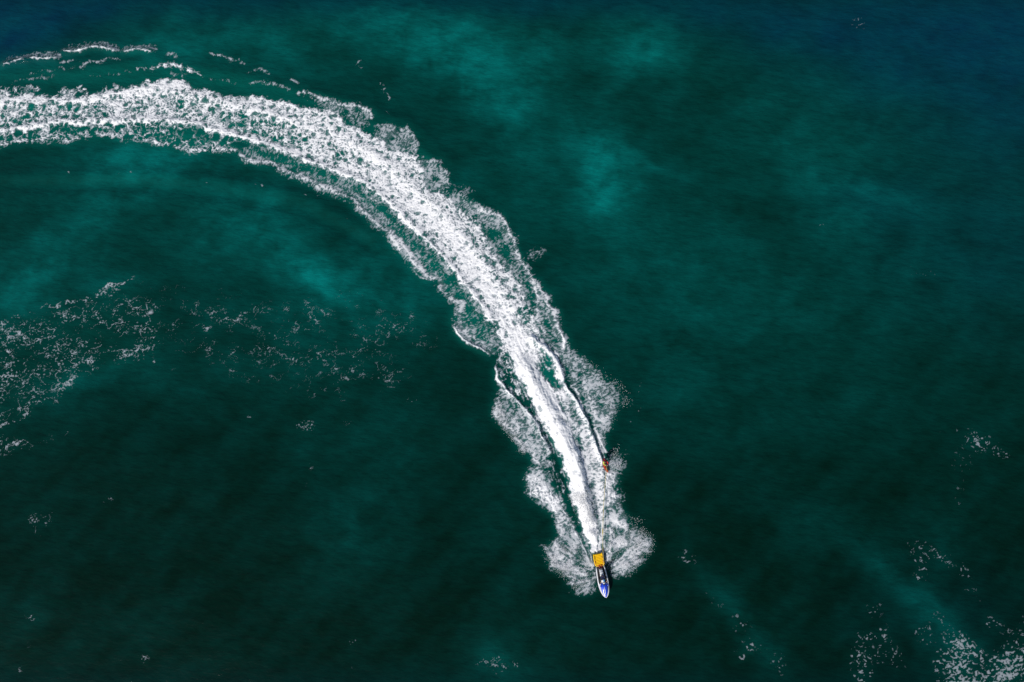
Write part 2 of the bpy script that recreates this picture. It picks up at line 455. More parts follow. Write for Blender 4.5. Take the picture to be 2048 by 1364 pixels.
# arcs and specks right of it
stroke("solid", [(711, 130, 1.2), (716, 123, 2), (724, 119, 1.2)], 2, 0.65)
stroke("solid", [(716, 128, .8), (722, 134, 1), (729, 133, .8)], 1, 0.45)
stroke("solid", [(728, 112, 1), (735, 113, 1)], 1, 0.4)
stroke("fleck", [(762, 166, 2), (766, 176, 3), (774, 186, 2), (780, 197, 2)], 3, 0.45)
stroke("solid", [(771, 222, .8), (779, 229, 1)], 1, 0.55)
for u, v, r, d in ((140, 345, 3.4, .9), (264, 346, 2.2, .8), (238, 348, 1.3, .6), (294, 342, 1.2, .6), (416, 366, 1.7, .7), (525, 372, 3, .8), (511, 369, 1.4, .6), (560, 378, 2, .5),
                   (613, 392, 2.6, .85), (672, 407, 1.5, .5), (637, 418, 1.6, .45), (693, 438, 3, .6), (750, 467, 1.6, .6), (28, 301, 2, .6), (52, 399, 1.2, .5), (440, 41, 2.5, .45), (475, 44, 3, .3),
                   (300, 80, 2.5, .5), (236, 86, 1.6, .5), (687, 428, 2, .4), (1128, 610, 1.4, .5), (377, 117, 1.3, .6)):
    blob("solid", u, v, r * 1.5, r * 0.6, d, -12 - 25 * rng.random())  # white specks; those along the wake swell are painted sun glints
# ---- breaking crests, top left
CRESTS = [[(10, 131, 1.5), (28, 125, 2.2), (47, 122, 1.5)], [(58, 121, 1.2), (72, 118, 2), (90, 120, 1.6), (108, 117, 2.4), (114, 119, 1)],
          [(130, 106, 1.6), (145, 105, 2.4), (165, 102, 3), (190, 97, 3.2), (212, 98, 2.6), (230, 104, 1.6)], [(250, 106, 1.6), (265, 102, 3.4), (280, 102, 2.6), (303, 104, 1)]]
for c in CRESTS:
    stroke("solid", c, 2.5, 1.0)
    stroke("speck", [(u + 1, v - 6, 7) for u, v, w in c], 7, 0.46)
    stroke(ZH, [(u, v - 1, 9) for u, v, w in c], 9, 0.35, True)

# ---- drifting lace on the left
poly("net", [(-120, 690), (0, 650), (80, 625), (190, 598), (265, 562), (300, 580), (330, 640), (310, 722), (220, 722), (150, 755), (110, 797), (60, 812), (45, 848), (-120, 880)], 0.09, 70)
poly("net", [(-120, 690), (0, 655), (60, 640), (110, 680), (60, 760), (20, 800), (-120, 830)], 0.12, 60)
poly("net", [(300, 570), (560, 590), (700, 590), (900, 620), (870, 690), (800, 780), (640, 810), (480, 760), (320, 730)], 0.05, 120)
poly("net", [(-100, 880), (20, 870), (150, 860), (60, 905), (-100, 925)], 0.06, 20)
stroke("net", [(-100, 690, 4), (0, 652, 5), (22, 636, 4), (60, 624, 4), (85, 615, 4), (125, 608, 4), (165, 600, 5), (195, 594, 4), (215, 572, 6), (240, 566, 3), (265, 556, 3)], 4, 0.34)
stroke("net", [(0, 655, 4), (30, 655, 4), (45, 665, 5), (70, 668, 4)], 4, 0.30)
stroke("net", [(-100, 860, 4), (0, 851, 3), (30, 848, 4), (45, 840, 5), (57, 812, 6), (65, 800, 4), (95, 798, 6), (115, 795, 7), (128, 772, 5), (150, 750, 5)], 5, 0.42)
stroke("net", [(15, 700, 3), (30, 715, 3), (48, 725, 3), (40, 745, 3)], 3, 0.32)
stroke("net", [(238, 715, 4), (262, 710, 4), (280, 700, 3)], 4, 0.3)
stroke("net", [(185, 735, 4), (188, 715, 4)], 4, 0.30)
stroke("net", [(275, 715, 4), (310, 723, 4)], 4, 0.2)
stroke("net", [(10, 895, 5), (30, 885, 6), (55, 885, 4)], 5, 0.28)
for u, v, ru, rv, d in ((612, 850, 14, 10, .4), (500, 832, 12, 6, .22), (80, 1040, 22, 14, .22), (70, 1060, 24, 10, .12), (620, 950, 10, 24, .16), (60, 1232, 14, 8, .25), (20, 1335, 22, 8, .3), (62, 1290, 16, 8, .15),
                        (288, 1318, 8, 8, .18), (705, 1285, 8, 5, .18), (700, 1340, 10, 12, .14), (215, 1000, 20, 14, .08), (820, 800, 16, 10, .18), (690, 845, 30, 10, .1), (1003, 1335, 14, 16, .42), (975, 1325, 18, 5, .25), (1035, 1332, 14, 5, .2)):
    blob("net", u, v, ru, rv, d * 0.5)

# ---- drifting foam flecks, right
for u, v, ru, rv, d, a in ((1918, 1290, 20, 12, .62, -35), (1945, 1305, 20, 10, .5, -25), (1915, 1335, 26, 24, .55, 30), (1928, 1362, 28, 14, .6, 0), (2010, 1345, 34, 22, .66, 30), (2030, 1318, 18, 16, .55, 40), (1990, 1360, 30, 14, .5, 0), (2090, 1340, 40, 50, .55, 0), (1985, 1400, 60, 25, .5, 0),
                           (1955, 880, 16, 10, .42, -30), (1965, 888, 24, 15, .28, -20), (2000, 908, 14, 5, .25, -10), (1905, 860, 40, 4, .08, 5), (1925, 920, 30, 40, .06, 0), (1918, 985, 14, 40, .06, 0),
                           (1850, 1095, 20, 10, .25, -25), (1875, 1110, 30, 10, .18, -30), (1835, 1118, 8, 30, .22, 15), (1838, 1155, 10, 8, .30, -40), (1930, 1145, 18, 14, .14, -40), (1945, 1190, 20, 14, .08, -40),
                           (1750, 1222, 14, 10, .20, 20), (1735, 1275, 20, 8, .25, 0), (1768, 1270, 10, 20, .18, 0), (1722, 1330, 14, 30, .28, 0), (1745, 1310, 14, 12, .2, 40), (1778, 1310, 30, 20, .12, -30), (1850, 1270, 14, 14, .22, 0), (1885, 1240, 24, 10, .10, -40), (1985, 1245, 20, 14, .12, 0), (2020, 1260, 24, 14, .08, 0),
                           (1480, 1250, 16, 20, .10, 50), (1498, 1290, 10, 12, .24, -45), (1485, 1312, 16, 12, .12, 0), (1525, 1300, 12, 8, .08, 0), (1555, 1330, 14, 20, .12, 0), (1375, 1115, 18, 16, .12, -40), (1430, 1200, 30, 8, .08, -40), (1715, 45, 12, 16, .14, 70), (1640, 450, 14, 5, .1, 0), (1840, 545, 40, 12, .06, -10), (1920, 520, 20, 14, .05, 0)):
    blob("fleck", u, v, ru * 1.15, rv * 1.15, d if d > .3 else d * .7, a)

# ---- heights of the wake
def ridge(pts, h, w): stroke(ZH, pts, w, h, True)
ridge([(1181, 1042, 9), (1178, 1030, 10), (1160, 980, 12), (1148, 930, 13), (1130, 880, 14), (1105, 830, 15), (1075, 780, 14), (1050, 730, 14)], 0.42, 12)
ridge([(1172, 985, 7), (1160, 940, 9), (1152, 905, 8)], 0.38, 8)
ridge([(1062, 677, 7), (1098, 704, 8), (1120, 740, 8), (1133, 775, 5), (1153, 803, 4), (1172, 838, 4), (1203, 922, 3)], 0.30, 6)
ridge([(992, 735, 5), (1010, 777, 6), (1054, 822, 5), (1089, 880, 5), (1101, 904, 4)], 0.20, 5)
ridge([(1060, 790, 7), (1090, 860, 7), (1120, 930, 7), (1145, 1000, 6), (1168, 1070, 5)], -0.22, 6)
ridge([(1176, 820, 5), (1190, 865, 5), (1200, 895, 4)], -0.09, 5)
ridge([(0, 262, 8), (127, 243, 8), (290, 240, 10), (380, 246, 9), (504, 280, 9), (609, 319, 9), (718, 360, 10), (780, 405, 10), (860, 484, 10), (935, 572, 10), (985, 640, 10)], 0.16, 9)
ridge([(700, 280, 14), (790, 340, 16), (880, 420, 16), (960, 510, 16), (1030, 620, 16)], 0.14, 14)
ridge([(0, 205, 12), (150, 203, 12), (310, 176, 14), (450, 205, 12), (580, 240, 14)], 0.12, 12)
ridge([(820, 265, 10), (838, 290, 10), (890, 340, 10), (905, 378, 10), (1010, 440, 10), (1060, 540, 8), (1110, 640, 8), (1131, 680, 8)], 0.10, 9)
ridge([(911, 655, 6), (932, 684, 6), (979, 708, 5)], 0.14, 6)
ridge([(480, 315, 9), (609, 358, 9), (700, 398, 9), (790, 480, 9), (845, 550, 9)], 0.10, 9)
ridge([(1203, 925, 5), (1208, 1000, 8), (1215, 1060, 9), (1225, 1100, 8)], 0.10, 8)
blob(ZH, 1186, 1070, 9, 16, 0.22, 70, True)
erase(ZH, [(1180, 1128), (1188, 1095), (1200, 1095), (1212, 1125), (1225, 1195), (1205, 1205), (1192, 1170)], 0.05, 14)
# wake swell running ahead of and behind the band
ridge([(0, 350, 16), (264, 346, 16), (430, 360, 16), (613, 392, 16), (750, 467, 16)], 0.18, 16)
ridge([(0, 375, 14), (264, 372, 14), (430, 388, 14), (600, 420, 14), (735, 490, 14)], -0.14, 14)
ridge([(120, 150, 14), (300, 118, 14), (480, 150, 14), (660, 190, 14), (830, 250, 14), (900, 320, 14)], 0.12, 14)

# ---- air in the water
poly(AER, MAIN, 0.9, 46)
poly(AER, LLA, 0.75, 46)
poly(AER, LLB, 0.75, 46)
poly(AER, U4, 0.6, 46)
poly(AER, L1, 0.55, 26); poly(AER, L3, 0.5, 30); poly(AER, R1, 0.5, 30); poly(AER, R2, 0.4, 30); poly(AER, JET, 0.6, 30)
stroke(AER, [(0, 150, 40), (300, 150, 40), (500, 170, 30), (700, 230, 26), (850, 320, 20)], 30, 0.45)
poly(AER, [(-120, 690), (0, 650), (190, 598), (265, 562), (330, 640), (310, 722), (150, 755), (60, 812), (-120, 880)], 0.10, 40)

# ---- swell and chop
_d1 = GX * 0.8 + GY * 0.6
_d2 = GX * 0.35 + GY * 0.94
ZH += 0.10 * fbm(GX / 14, GY / 9, 3, 20) + 0.05 * np.sin(_d2 / 2.4 + 3 * fbm(GX / 20, GY / 20, 2, 30)) * 0.6
ZH += 0.035 * fbm(GX / 2.2, GY / 1.5, 3, 40)
edge = np.minimum(np.minimum(GX - gx[0], gx[-1] - GX), np.minimum(GY - gy[0], gy[-1] - GY))
ZH *= sstep(0.2, 5, edge)

# ------------------------------------------------------------------ colour of the water body (suspended sand, painted sky reflection)
MURK = np.zeros((NY, NX), np.float32)
BLUE = np.zeros((NY, NX), np.float32)  # bluer sky reflection painted into the water colour, mostly far side and corners
for u, v, ru, rv, d, a in ((850, 70, 130, 60, .62, -10), (960, 140, 90, 60, .5, -30), (1010, 200, 60, 40, .35, -30), (1285, 90, 70, 60, .52, 20), (1300, 110, 30, 30, .25, 0),
                           (1205, 350, 42, 75, .70, 0), (1225, 400, 45, 50, .4, 0), (1300, 325, 55, 14, .35, -25), (1190, 300, 40, 30, .35, 0), (640, 565, 70, 34, .75, -30), (600, 520, 60, 40, .45, -35),
                           (520, 430, 60, 50, .55, -30), (300, 340, 120, 50, .55, 10), (260, 310, 90, 30, .35, 0), (170, 460, 90, 60, .32, 40), (40, 560, 90, 50, .42, 40), (60, 600, 60, 40, .25, 30), (340, 90, 80, 60, .45, 0), (560, 110, 90, 50, .32, -20), (470, 60, 80, 40, .28, 0),
                           (720, 40, 90, 40, .25, 0), (1080, 90, 80, 60, .25, 0), (420, 470, 60, 90, .28, 20), (760, 520, 70, 60, .3, -40), (830, 600, 60, 60, .3, -30), (1600, 300, 120, 70, .15, -30), (1620, 360, 40, 30, .2, -40), (1760, 390, 70, 22, .30, -20), (1690, 455, 50, 40, .22, 0),
                           (1350, 470, 120, 60, .15, 0), (1400, 590, 140, 70, .12, 0), (1550, 600, 160, 80, .11, -10), (1250, 560, 90, 70, .14, 0), (1080, 300, 120, 120, .22, 0), (1700, 230, 160, 90, .12, -20), (1840, 560, 100, 80, .12, 0),
                           (1003, 1335, 60, 34, .42, 0), (1750, 1120, 70, 26, .30, -40), (1830, 1190, 60, 24, .24, -45), (1880, 1255, 60, 34, .40, -45), (1880, 1080, 40, 40, .2, 0), (1510, 1270, 80, 22, .26, -55), (1450, 1190, 80, 18, .16, -55), (1600, 1060, 70, 40, .12, -30),
                           (720, 980, 90, 160, .17, 0), (690, 1090, 60, 60, .1, 0), (1020, 1060, 60, 120, .14, 0), (1170, 1250, 90, 60, .06, 0), (820, 920, 50, 60, .08, 0), (470, 740, 200, 30, .14, 5), (130, 780, 60, 30, .2, 30), (200, 745, 60, 16, .2, 20), (630, 640, 100, 40, .25, 0), (230, 570, 60, 20, .22, 10),
                           (1330, 760, 90, 90, .14, 0), (1600, 760, 180, 60, .10, -15), (1500, 900, 200, 80, .06, 0), (60, 1210, 60, 30, .12, 0), (300, 1250, 120, 40, .07, 0)):
    blob(MURK, u, v, ru * 1.3, rv * 1.3, d * (0.58 if v < 900 else 0.42), a, True)
cl = fbm(GX / 5.5, GY / 4.2, 5, 50)
wx, wy = 2.6 * fbm(GX / 6, GY / 6, 3, 60), 2.6 * fbm(GX / 6 + 50, GY / 6, 3, 70)


def samp(A, x, y, st=1):
    fx = np.clip((x - X0) / (CS * st), 0, A.shape[1] - 1.001)
    fy = np.clip((y - Y0) / (CS * st), 0, A.shape[0] - 1.001)
    i, j = fx.astype(np.int32), fy.astype(np.int32)
    a, b = (fx - i).astype(np.float32), (fy - j).astype(np.float32)
    return (A[j, i] * (1 - a) + A[j, i + 1] * a) * (1 - b) + (A[j + 1, i] * (1 - a) + A[j + 1, i + 1] * a) * b


MURK = samp(MURK, GX + wx, GY + wy)
broad = 0.135 * sstep(-12, 36, GY) + 0.02
streak = fbm((GX * 0.75 + GY * 0.66) / 9, (GX * 0.66 - GY * 0.75) / 3.2, 4, 80)
wisp = fbm((GX + 1.2 * wx) / 2.6, (GY + 1.2 * wy) / 2.0, 5, 86, 0.6)
MURK = np.clip(MURK * (1.0 + 1.1 * cl + 1.5 * wisp) + broad * (1 + 0.8 * cl) + 0.10 * streak + 0.05 * fbm(GX / 1.6, GY / 1.6, 4, 85), 0, 1.2)
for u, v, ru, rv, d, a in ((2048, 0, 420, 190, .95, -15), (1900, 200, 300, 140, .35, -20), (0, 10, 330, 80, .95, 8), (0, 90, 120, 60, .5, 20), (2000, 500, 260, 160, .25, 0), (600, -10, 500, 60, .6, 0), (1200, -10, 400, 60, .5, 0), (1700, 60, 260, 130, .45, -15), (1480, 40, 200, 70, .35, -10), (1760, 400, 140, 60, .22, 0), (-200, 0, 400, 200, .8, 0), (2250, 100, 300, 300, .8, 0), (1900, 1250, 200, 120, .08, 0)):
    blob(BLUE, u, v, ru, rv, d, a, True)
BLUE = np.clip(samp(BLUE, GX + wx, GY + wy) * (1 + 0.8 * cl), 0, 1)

fade = sstep(0, 10, edge)                     # beyond the measured stretch the sea goes on with its mean colour
MURK = MURK * fade + 0.07 * (1 - fade)
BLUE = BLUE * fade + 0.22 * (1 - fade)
AER = AER * fade

# ------------------------------------------------------------------ water: one sheet to the horizon
def grid_mesh(name, zz, attrs):
    ny, nx = zz.shape
    xs, ys = np.meshgrid(gx[::2][:nx], gy[::2][:ny])
    n0 = nx * ny
    co = np.stack([xs.ravel(), ys.ravel(), zz.ravel()], 1).astype(np.float32)
    idx = np.arange(n0).reshape(ny, nx)
    q = np.stack([idx[:-1, :-1], idx[:-1, 1:], idx[1:, 1:], idx[1:, :-1]], -1).reshape(-1, 4)
    # skirt of wide quads out to the horizon
    R = 6000.0
    xa, xb, ya, yb = xs[0, 0], xs[0, -1], ys[0, 0], ys[-1, 0]
    skirt = np.array([(xa, ya, 0), (xb, ya, 0), (xb, yb, 0), (xa, yb, 0), (-R, -R, 0), (R, -R, 0), (R, R, 0), (-R, R, 0)], np.float32)
    sq = np.array([(4, 5, 1, 0), (5, 6, 2, 1), (6, 7, 3, 2), (7, 4, 0, 3)]) + n0
    co = np.concatenate([co, skirt])
    q = np.concatenate([q, sq])
    me = quads_mesh(name, co, q)
    for k, a in attrs.items():
        at_ = me.attributes.new(k, 'FLOAT', 'POINT')
        at_.data.foreach_set("value", np.concatenate([a.ravel(), np.full(8, float(a[0, 0]))]).astype(np.float32))
    return me


def quads_mesh(name, co, q, smooth=True):
    me = bpy.data.meshes.new(name)
    me.vertices.add(len(co))
    me.vertices.foreach_set("co", np.ascontiguousarray(co, np.float32).ravel())
    k = q.shape[1]
    me.loops.add(q.size)
    me.loops.foreach_set("vertex_index", q.astype(np.int32).ravel())
    me.polygons.add(len(q))
    me.polygons.foreach_set("loop_start", (np.arange(len(q)) * k).astype(np.int32))
    me.polygons.foreach_set("use_smooth", np.full(len(q), smooth))
    me.update(calc_edges=True)
    return me


Zc = ZH[::2, ::2].copy()
water_me = grid_mesh("water", Zc, {"murk": MURK[::2, ::2], "sky_tint": BLUE[::2, ::2], "air": AER[::2, ::2]})


def N(nt, t, **kw):
    n = nt.nodes.new(t)
    for k, v in kw.items():
        n.inputs[k].default_value = v
    return n


def mixc(nt, fac, a, b):
    m = nt.nodes.new("ShaderNodeMix"); m.data_type = 'RGBA'
    for sock, v in ((m.inputs[0], fac), (m.inputs[6], a), (m.inputs[7], b)):
        if isinstance(v, (tuple, float, int)):
            sock.default_value = v
        else:
            nt.links.new(v, sock)
    return m.outputs[2]


def attr(nt, name):
    a = nt.nodes.new("ShaderNodeAttribute"); a.attribute_name = name
    return a.outputs["Fac"]


wm = bpy.data.materials.new("sea_water"); wm.use_nodes = True
nt = wm.node_tree; L = nt.links.new
bs = nt.nodes["Principled BSDF"]
tc = N(nt, "ShaderNodeTexCoord")
n1 = N(nt, "ShaderNodeTexNoise", Scale=0.55, Detail=6.0, Roughness=0.6); L(tc.outputs["Object"], n1.inputs["Vector"])
var = N(nt, "ShaderNodeMapRange"); var.inputs["From Min"].default_value = .3; var.inputs["From Max"].default_value = .7; var.inputs["To Min"].default_value = .86; var.inputs["To Max"].default_value = 1.14
L(n1.outputs["Fac"], var.inputs["Value"])
mm = N(nt, "ShaderNodeMath"); mm.operation = 'MULTIPLY'; L(attr(nt, "murk"), mm.inputs[0]); L(var.outputs[0], mm.inputs[1])
DARK, TEAL, SKYBLUE, AIRC = (0.0002, 0.0108, 0.0062, 1), (0.0006, 0.150, 0.138, 1), (0.0002, 0.0095, 0.040, 1), (0.0015, 0.135, 0.105, 1)
c = mixc(nt, attr(nt, "sky_tint"), DARK, SKYBLUE)  # painted sky blue mixed over the dark green
c = mixc(nt, mm.outputs[0], c, TEAL)
am = N(nt, "ShaderNodeMath"); am.operation = 'MULTIPLY'; am.inputs[1].default_value = 0.78; L(attr(nt, "air"), am.inputs[0])
c = mixc(nt, am.outputs[0], c, AIRC)
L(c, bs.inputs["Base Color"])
bs.inputs["Roughness"].default_value = 0.10
bs.inputs["IOR"].default_value = 1.333
bs.inputs["Specular IOR Level"].default_value = 0.38
# wind ripples
mp = N(nt, "ShaderNodeMapping"); mp.inputs["Rotation"].default_value = (0, 0, math.radians(28)); mp.inputs["Scale"].default_value = (1.0, 2.2, 1)
L(tc.outputs["Object"], mp.inputs["Vector"])
r1 = N(nt, "ShaderNodeTexNoise", Scale=1.7, Detail=6.0, Roughness=0.68); L(mp.outputs[0], r1.inputs["Vector"])
r2 = N(nt, "ShaderNodeTexNoise", Scale=0.35, Detail=3.0); L(mp.outputs[0], r2.inputs["Vector"])
b1 = N(nt, "ShaderNodeBump", Strength=0.36, Distance=0.10); L(r1.outputs["Fac"], b1.inputs["Height"])
b2 = N(nt, "ShaderNodeBump", Strength=0.28, Distance=0.20); L(r2.outputs["Fac"], b2.inputs["Height"]); L(b1.outputs[0], b2.inputs["Normal"])
L(b2.outputs[0], bs.inputs["Normal"])
r3 = N(nt, "ShaderNodeTexNoise", Scale=2.6, Detail=5.0, Roughness=0.7); L(mp.outputs[0], r3.inputs["Vector"])
r4 = N(nt, "ShaderNodeTexNoise", Scale=0.55, Detail=2.0); L(mp.outputs[0], r4.inputs["Vector"])
b3 = N(nt, "ShaderNodeBump", Strength=0.32, Distance=0.15); L(r3.outputs["Fac"], b3.inputs["Height"])
b4 = N(nt, "ShaderNodeBump", Strength=0.6, Distance=0.30); L(r4.outputs["Fac"], b4.inputs["Height"]); L(b3.outputs[0], b4.inputs["Normal"])
df = N(nt, "ShaderNodeBsdfDiffuse"); L(c, df.inputs["Color"]); L(b4.outputs[0], df.inputs["Normal"])
gl = N(nt, "ShaderNodeBsdfGlossy", Roughness=0.10); L(b2.outputs[0], gl.inputs["Normal"])
fr = N(nt, "ShaderNodeFresnel", IOR=1.333); L(b2.outputs[0], fr.inputs["Normal"])
fm_ = N(nt, "ShaderNodeMath"); fm_.operation = 'MULTIPLY'; fm_.inputs[1].default_value = 0.65; L(fr.outputs[0], fm_.inputs[0])
wmix = N(nt, "ShaderNodeMixShader"); L(fm_.outputs[0], wmix.inputs[0]); L(df.outputs[0], wmix.inputs[1]); L(gl.outputs[0], wmix.inputs[2])
L(wmix.outputs[0], nt.nodes["Material Output"].inputs["Surface"])
nt.nodes.remove(bs)
water_me.materials.append(wm)
water = link(bpy.data.objects.new("water", water_me))
tag(water, "dark green sea water with cloudy teal patches", "water", kind="structure")

# ------------------------------------------------------------------ foam: cut out as lumpy sheets
HS = CS / 2
NXF, NYF = NX * 2 - 1, NY * 2 - 1
tot = np.zeros((NY, NX), bool)
for k in FLD:
    tot |= FLD[k] > 0.012
for _ in range(5):
    t = tot.copy(); t[1:] |= tot[:-1]; t[:-1] |= tot[1:]; t[:, 1:] |= tot[:, :-1]; t[:, :-1] |= tot[:, 1:]; tot = t
big = np.repeat(np.repeat(tot, 2, 0), 2, 1)[:NYF, :NXF]
jj, ii = np.nonzero(big)
fx = (X0 + HS * ii).astype(np.float32)
fy = (Y0 + HS * jj).astype(np.float32)
# ragged edges
wx1 = 0.75 * fbm(fx / 1.5, fy / 1.5, 3, 90); wy1 = 0.75 * fbm(fx / 1.5 + 31, fy / 1.5, 3, 95)
wx2 = 0.22 * perlin(fx / 0.34, fy / 0.34, 100); wy2 = 0.22 * perlin(fx / 0.34 + 9, fy / 0.34, 101)
sx, sy = fx + wx1 + wx2, fy + wy1 + wy2
nx_, ny_ = fx + 0.5 * wx1 + 0.2 * perlin(fx / .5, fy / .5, 102), fy + 0.5 * wy1 + 0.2 * perlin(fx / .5, fy / .5, 103)
bx, by = at(1203, 1150)
th, rr = np.arctan2(fy - by, fx - bx), np.hypot(fx - bx, fy - by) + 1e-3
fan = sstep(7.5, 4.0, rr)
push = fan * (1.0 * perlin(th * 7, rr / 3.0, 104) + .5 * perlin(th * 19, rr / 2.0, 105))
sx, sy = sx + push * (fx - bx) / rr, sy + push * (fy - by) / rr
ray = perlin(th * 11, rr / 1.5, 106) + .7 * perlin(th * 24, rr / .9, 107)
D = {k: samp(FLD[k], sx, sy) for k in ("dense", "speck", "net", "fleck")}
D["solid"] = samp(FLD["solid"], fx + .5 * wx1 + .6 * wx2, fy + .5 * wy1 + .6 * wy2)
# lace: cells of several sizes
def edges(x, y, sc, sd):
    a, b = worley(x / sc, y / sc, sd)
    return b - a


# coordinates that follow the wake: along it and across it
CL = W([(-400, 300), (-160, 258), (0, 228), (150, 222), (300, 205), (430, 225), (560, 252), (660, 288), (750, 330), (830, 390), (900, 460), (960, 540), (1010, 620), (1050, 710),
        (1090, 800), (1130, 890), (1158, 975), (1180, 1050), (1200, 1130), (1215, 1200), (1230, 1290)])
dist, tt = seg_dist(fx, fy, CL, False)
cum = np.concatenate([[0], np.cumsum([math.dist(CL[k], CL[k + 1]) for k in range(len(CL) - 1)])])
al = np.interp(tt, np.arange(len(CL)), cum).astype(np.float32)
kk = np.clip(tt.astype(np.int32), 0, len(CL) - 2)
CA = np.array(CL, np.float32)
dv = CA[kk + 1] - CA[kk]
ac = (dist * np.sign(dv[:, 0] * (fy - CA[kk, 1]) - dv[:, 1] * (fx - CA[kk, 0]))).astype(np.float32)


def ridged(x, y, octv, sd):
    r, a = 0.0, 1.0
    for o in range(octv):
        r = r + a * (1 - 2.2 * np.abs(perlin(x * 2.05 ** o + 5 * o, y * 2.05 ** o - 3 * o, sd + o)))
        a *= 0.62
    return r


big_f = fbm(fx / 1.3, fy / 1.3, 4, 110)
mid_f = fbm(fx / 3.4, fy / 3.4, 3, 112)
h1, h2 = 0.9 * fbm(fx / .9, fy / .9, 3, 113), 0.9 * fbm(fx / .9 + 40, fy / .9, 3, 114)
e1 = edges(nx_ + .5 * h1, ny_ + .5 * h2, 0.62, 1); e2 = edges(nx_ + .4 * h1, ny_ + .4 * h2, 0.31, 2); e3 = edges(fx + .3 * wx2, fy + .3 * wy2, 0.22, 6)
wv = sstep(-.18, .18, mid_f)
e1 = e1 * (1 - wv) + 1.15 * edges(nx_ + .8 * h1, ny_ + .8 * h2, 1.1, 7) * wv
rd = ridged((fx + h1) / 0.95, (fy + h2) / 0.95, 4, 170)
run = perlin((ac + .25 * h1) / .26, (al + .5 * h2) / 1.7, 119) + .6 * perlin((ac + .2 * h1) / .13, (al + .3 * h2) / .9, 123)     # strands drawn out along the wake
near = sstep(62, 84, al - cum[2])                      # 0 in the old part of the wake, 1 close to the boat
P_lace = equal(-(0.85 * e1 + 0.5 * e2) * (1 - .45 * near) + 0.30 * rd * (1 - .5 * near) + 0.45 * near * run + 0.32 * big_f + 0.22 * mid_f, D["dense"] > .3)
P_fine = equal(-(0.5 * e2 + 0.25 * e3) + 0.30 * ridged((fx + .4 * h1) / .42, (fy + .4 * h2) / .42, 2, 175) + 0.45 * perlin(fx / .7, fy / .7, 116) + 0.12 * perlin(fx / .16, fy / .16, 117), D["dense"] > .3)
e4 = edges(nx_, ny_, 0.33, 3)
strand = perlin((al + .5 * h1) / .17, (ac + .5 * h2) / .50, 118)
P_speck = equal(0.45 * perlin(nx_ / .13, ny_ / .13, 120) + 0.5 * perlin(nx_ / .30, ny_ / .30, 121) + 0.75 * strand * (1 - .8 * fan) + 0.6 * ray * fan + 0.9 * fbm(fx / 1.5, fy / 1.5, 3, 122) - 0.45 * e4, D["speck"] > .3)
g1 = edges(fx + 2.6 * wx1, fy + 2.6 * wy1, 1.5, 4); g2 = edges(fx + 1.3 * wx1, fy + 1.3 * wy1, 0.55, 5)
t1 = np.abs(fbm((fx + .3 * h1) / 1.9, (fy + .3 * h2) / 1.5, 4, 190)) ; t2 = np.abs(fbm(fx / 1.0 + 7, fy / .8, 4, 195))
P_net = equal(-np.minimum.reduce([t1 * 1.2, t2 * 1.7 + .01, g1 * .45 + .01]) + 0.035 * fbm(fx / 1.2, fy / 1.2, 3, 130), D["net"] > .02)
dn = D["net"] * np.clip(1 + 2.6 * fbm(fx / 3.6, fy / 2.6, 3, 134), 0.1, 2.2)
P_dot = equal(perlin(fx / .24, fy / .2, 132) + .5 * perlin(fx / .9, fy / .9, 133), D["net"] > .02)
P_fleck = equal(fbm(nx_ / .55, ny_ / .40, 3, 140, 0.65) + 0.45 * perlin(nx_ / .22, ny_ / .18, 145), D["fleck"] > .04)


def cover(P, Dk, w):
    return sstep(-w, w, P - (1 - Dk * 1.04)) * sstep(0.0, 0.05, Dk)


Dd = D["dense"]
fine = cover(P_fine, np.clip(Dd - 0.04, 0, 1), 0.42)
a_d = cover(P_lace, Dd, 0.27) * (1 - (0.34 + 0.34 * (1 - sstep(.7, 1.0, Dd))) * (1 - fine))
film = Dd * sstep(.1, .7, Dd) * (0.04 + 0.26 * fine * sstep(-.45, .35, big_f + .5 * mid_f))       # milky film between the strands
a_d = np.maximum(a_d, film)
Ds = D["speck"]
a_s = cover(P_speck, Ds, 0.42) * (0.60 + 0.40 * sstep(.4, .9, Ds))
a_s = np.maximum(a_s, 0.32 * Ds * sstep(-.5, .4, big_f))
a_n = np.maximum(cover(P_net, dn * .62, 0.05) * 0.60 * sstep(-.55, .05, big_f), cover(P_dot, dn * .42, .02) * .40)
a_f = cover(P_fleck, D["fleck"] * .80, 0.09) * 0.42
a_o = sstep(.20, .90, D["solid"] * (.86 + .55 * perlin(fx / 1.1, fy / 1.1, 180) + .3 * perlin(fx / .4, fy / .4, 181)) + 0.26 * (P_speck - .5) + .16 * near * run)
alpha = np.maximum.reduce([a_d, a_s, a_n, a_f, a_o])
drift = np.maximum(a_n, a_f) > np.maximum.reduce([a_d, a_s, a_o])
# which piece of foam each point belongs to: 1 wake, 2 left lace, 3 right flecks, 4 breaking crests, 5 small flecks
cu = sx * 0
reg = np.ones(fx.shape, np.int8)
reg[drift & (fx < 0.0)] = 2
reg[drift & (fx >= 0.0)] = 3
cr = np.zeros((NY, NX), np.float32)
for c in CRESTS:
    stroke(cr, [(u, v - 2, 16) for u, v, w in c], 16, 1.0)
reg[(samp(cr, fx, fy) > .4)] = 4
AF = np.zeros((NYF, NXF), np.float32); AF[jj, ii] = alpha
def blur(A, r):
    for ax in (0, 1):
        P_ = np.pad(A, [(r + 1, r) if k == ax else (0, 0) for k in (0, 1)], mode="edge").cumsum(ax, dtype=np.float64)
        A = ((P_[2 * r + 1:] - P_[:-2 * r - 1]) if ax == 0 else (P_[:, 2 * r + 1:] - P_[:, :-2 * r - 1])) / (2 * r + 1)
    return A.astype(np.float32)


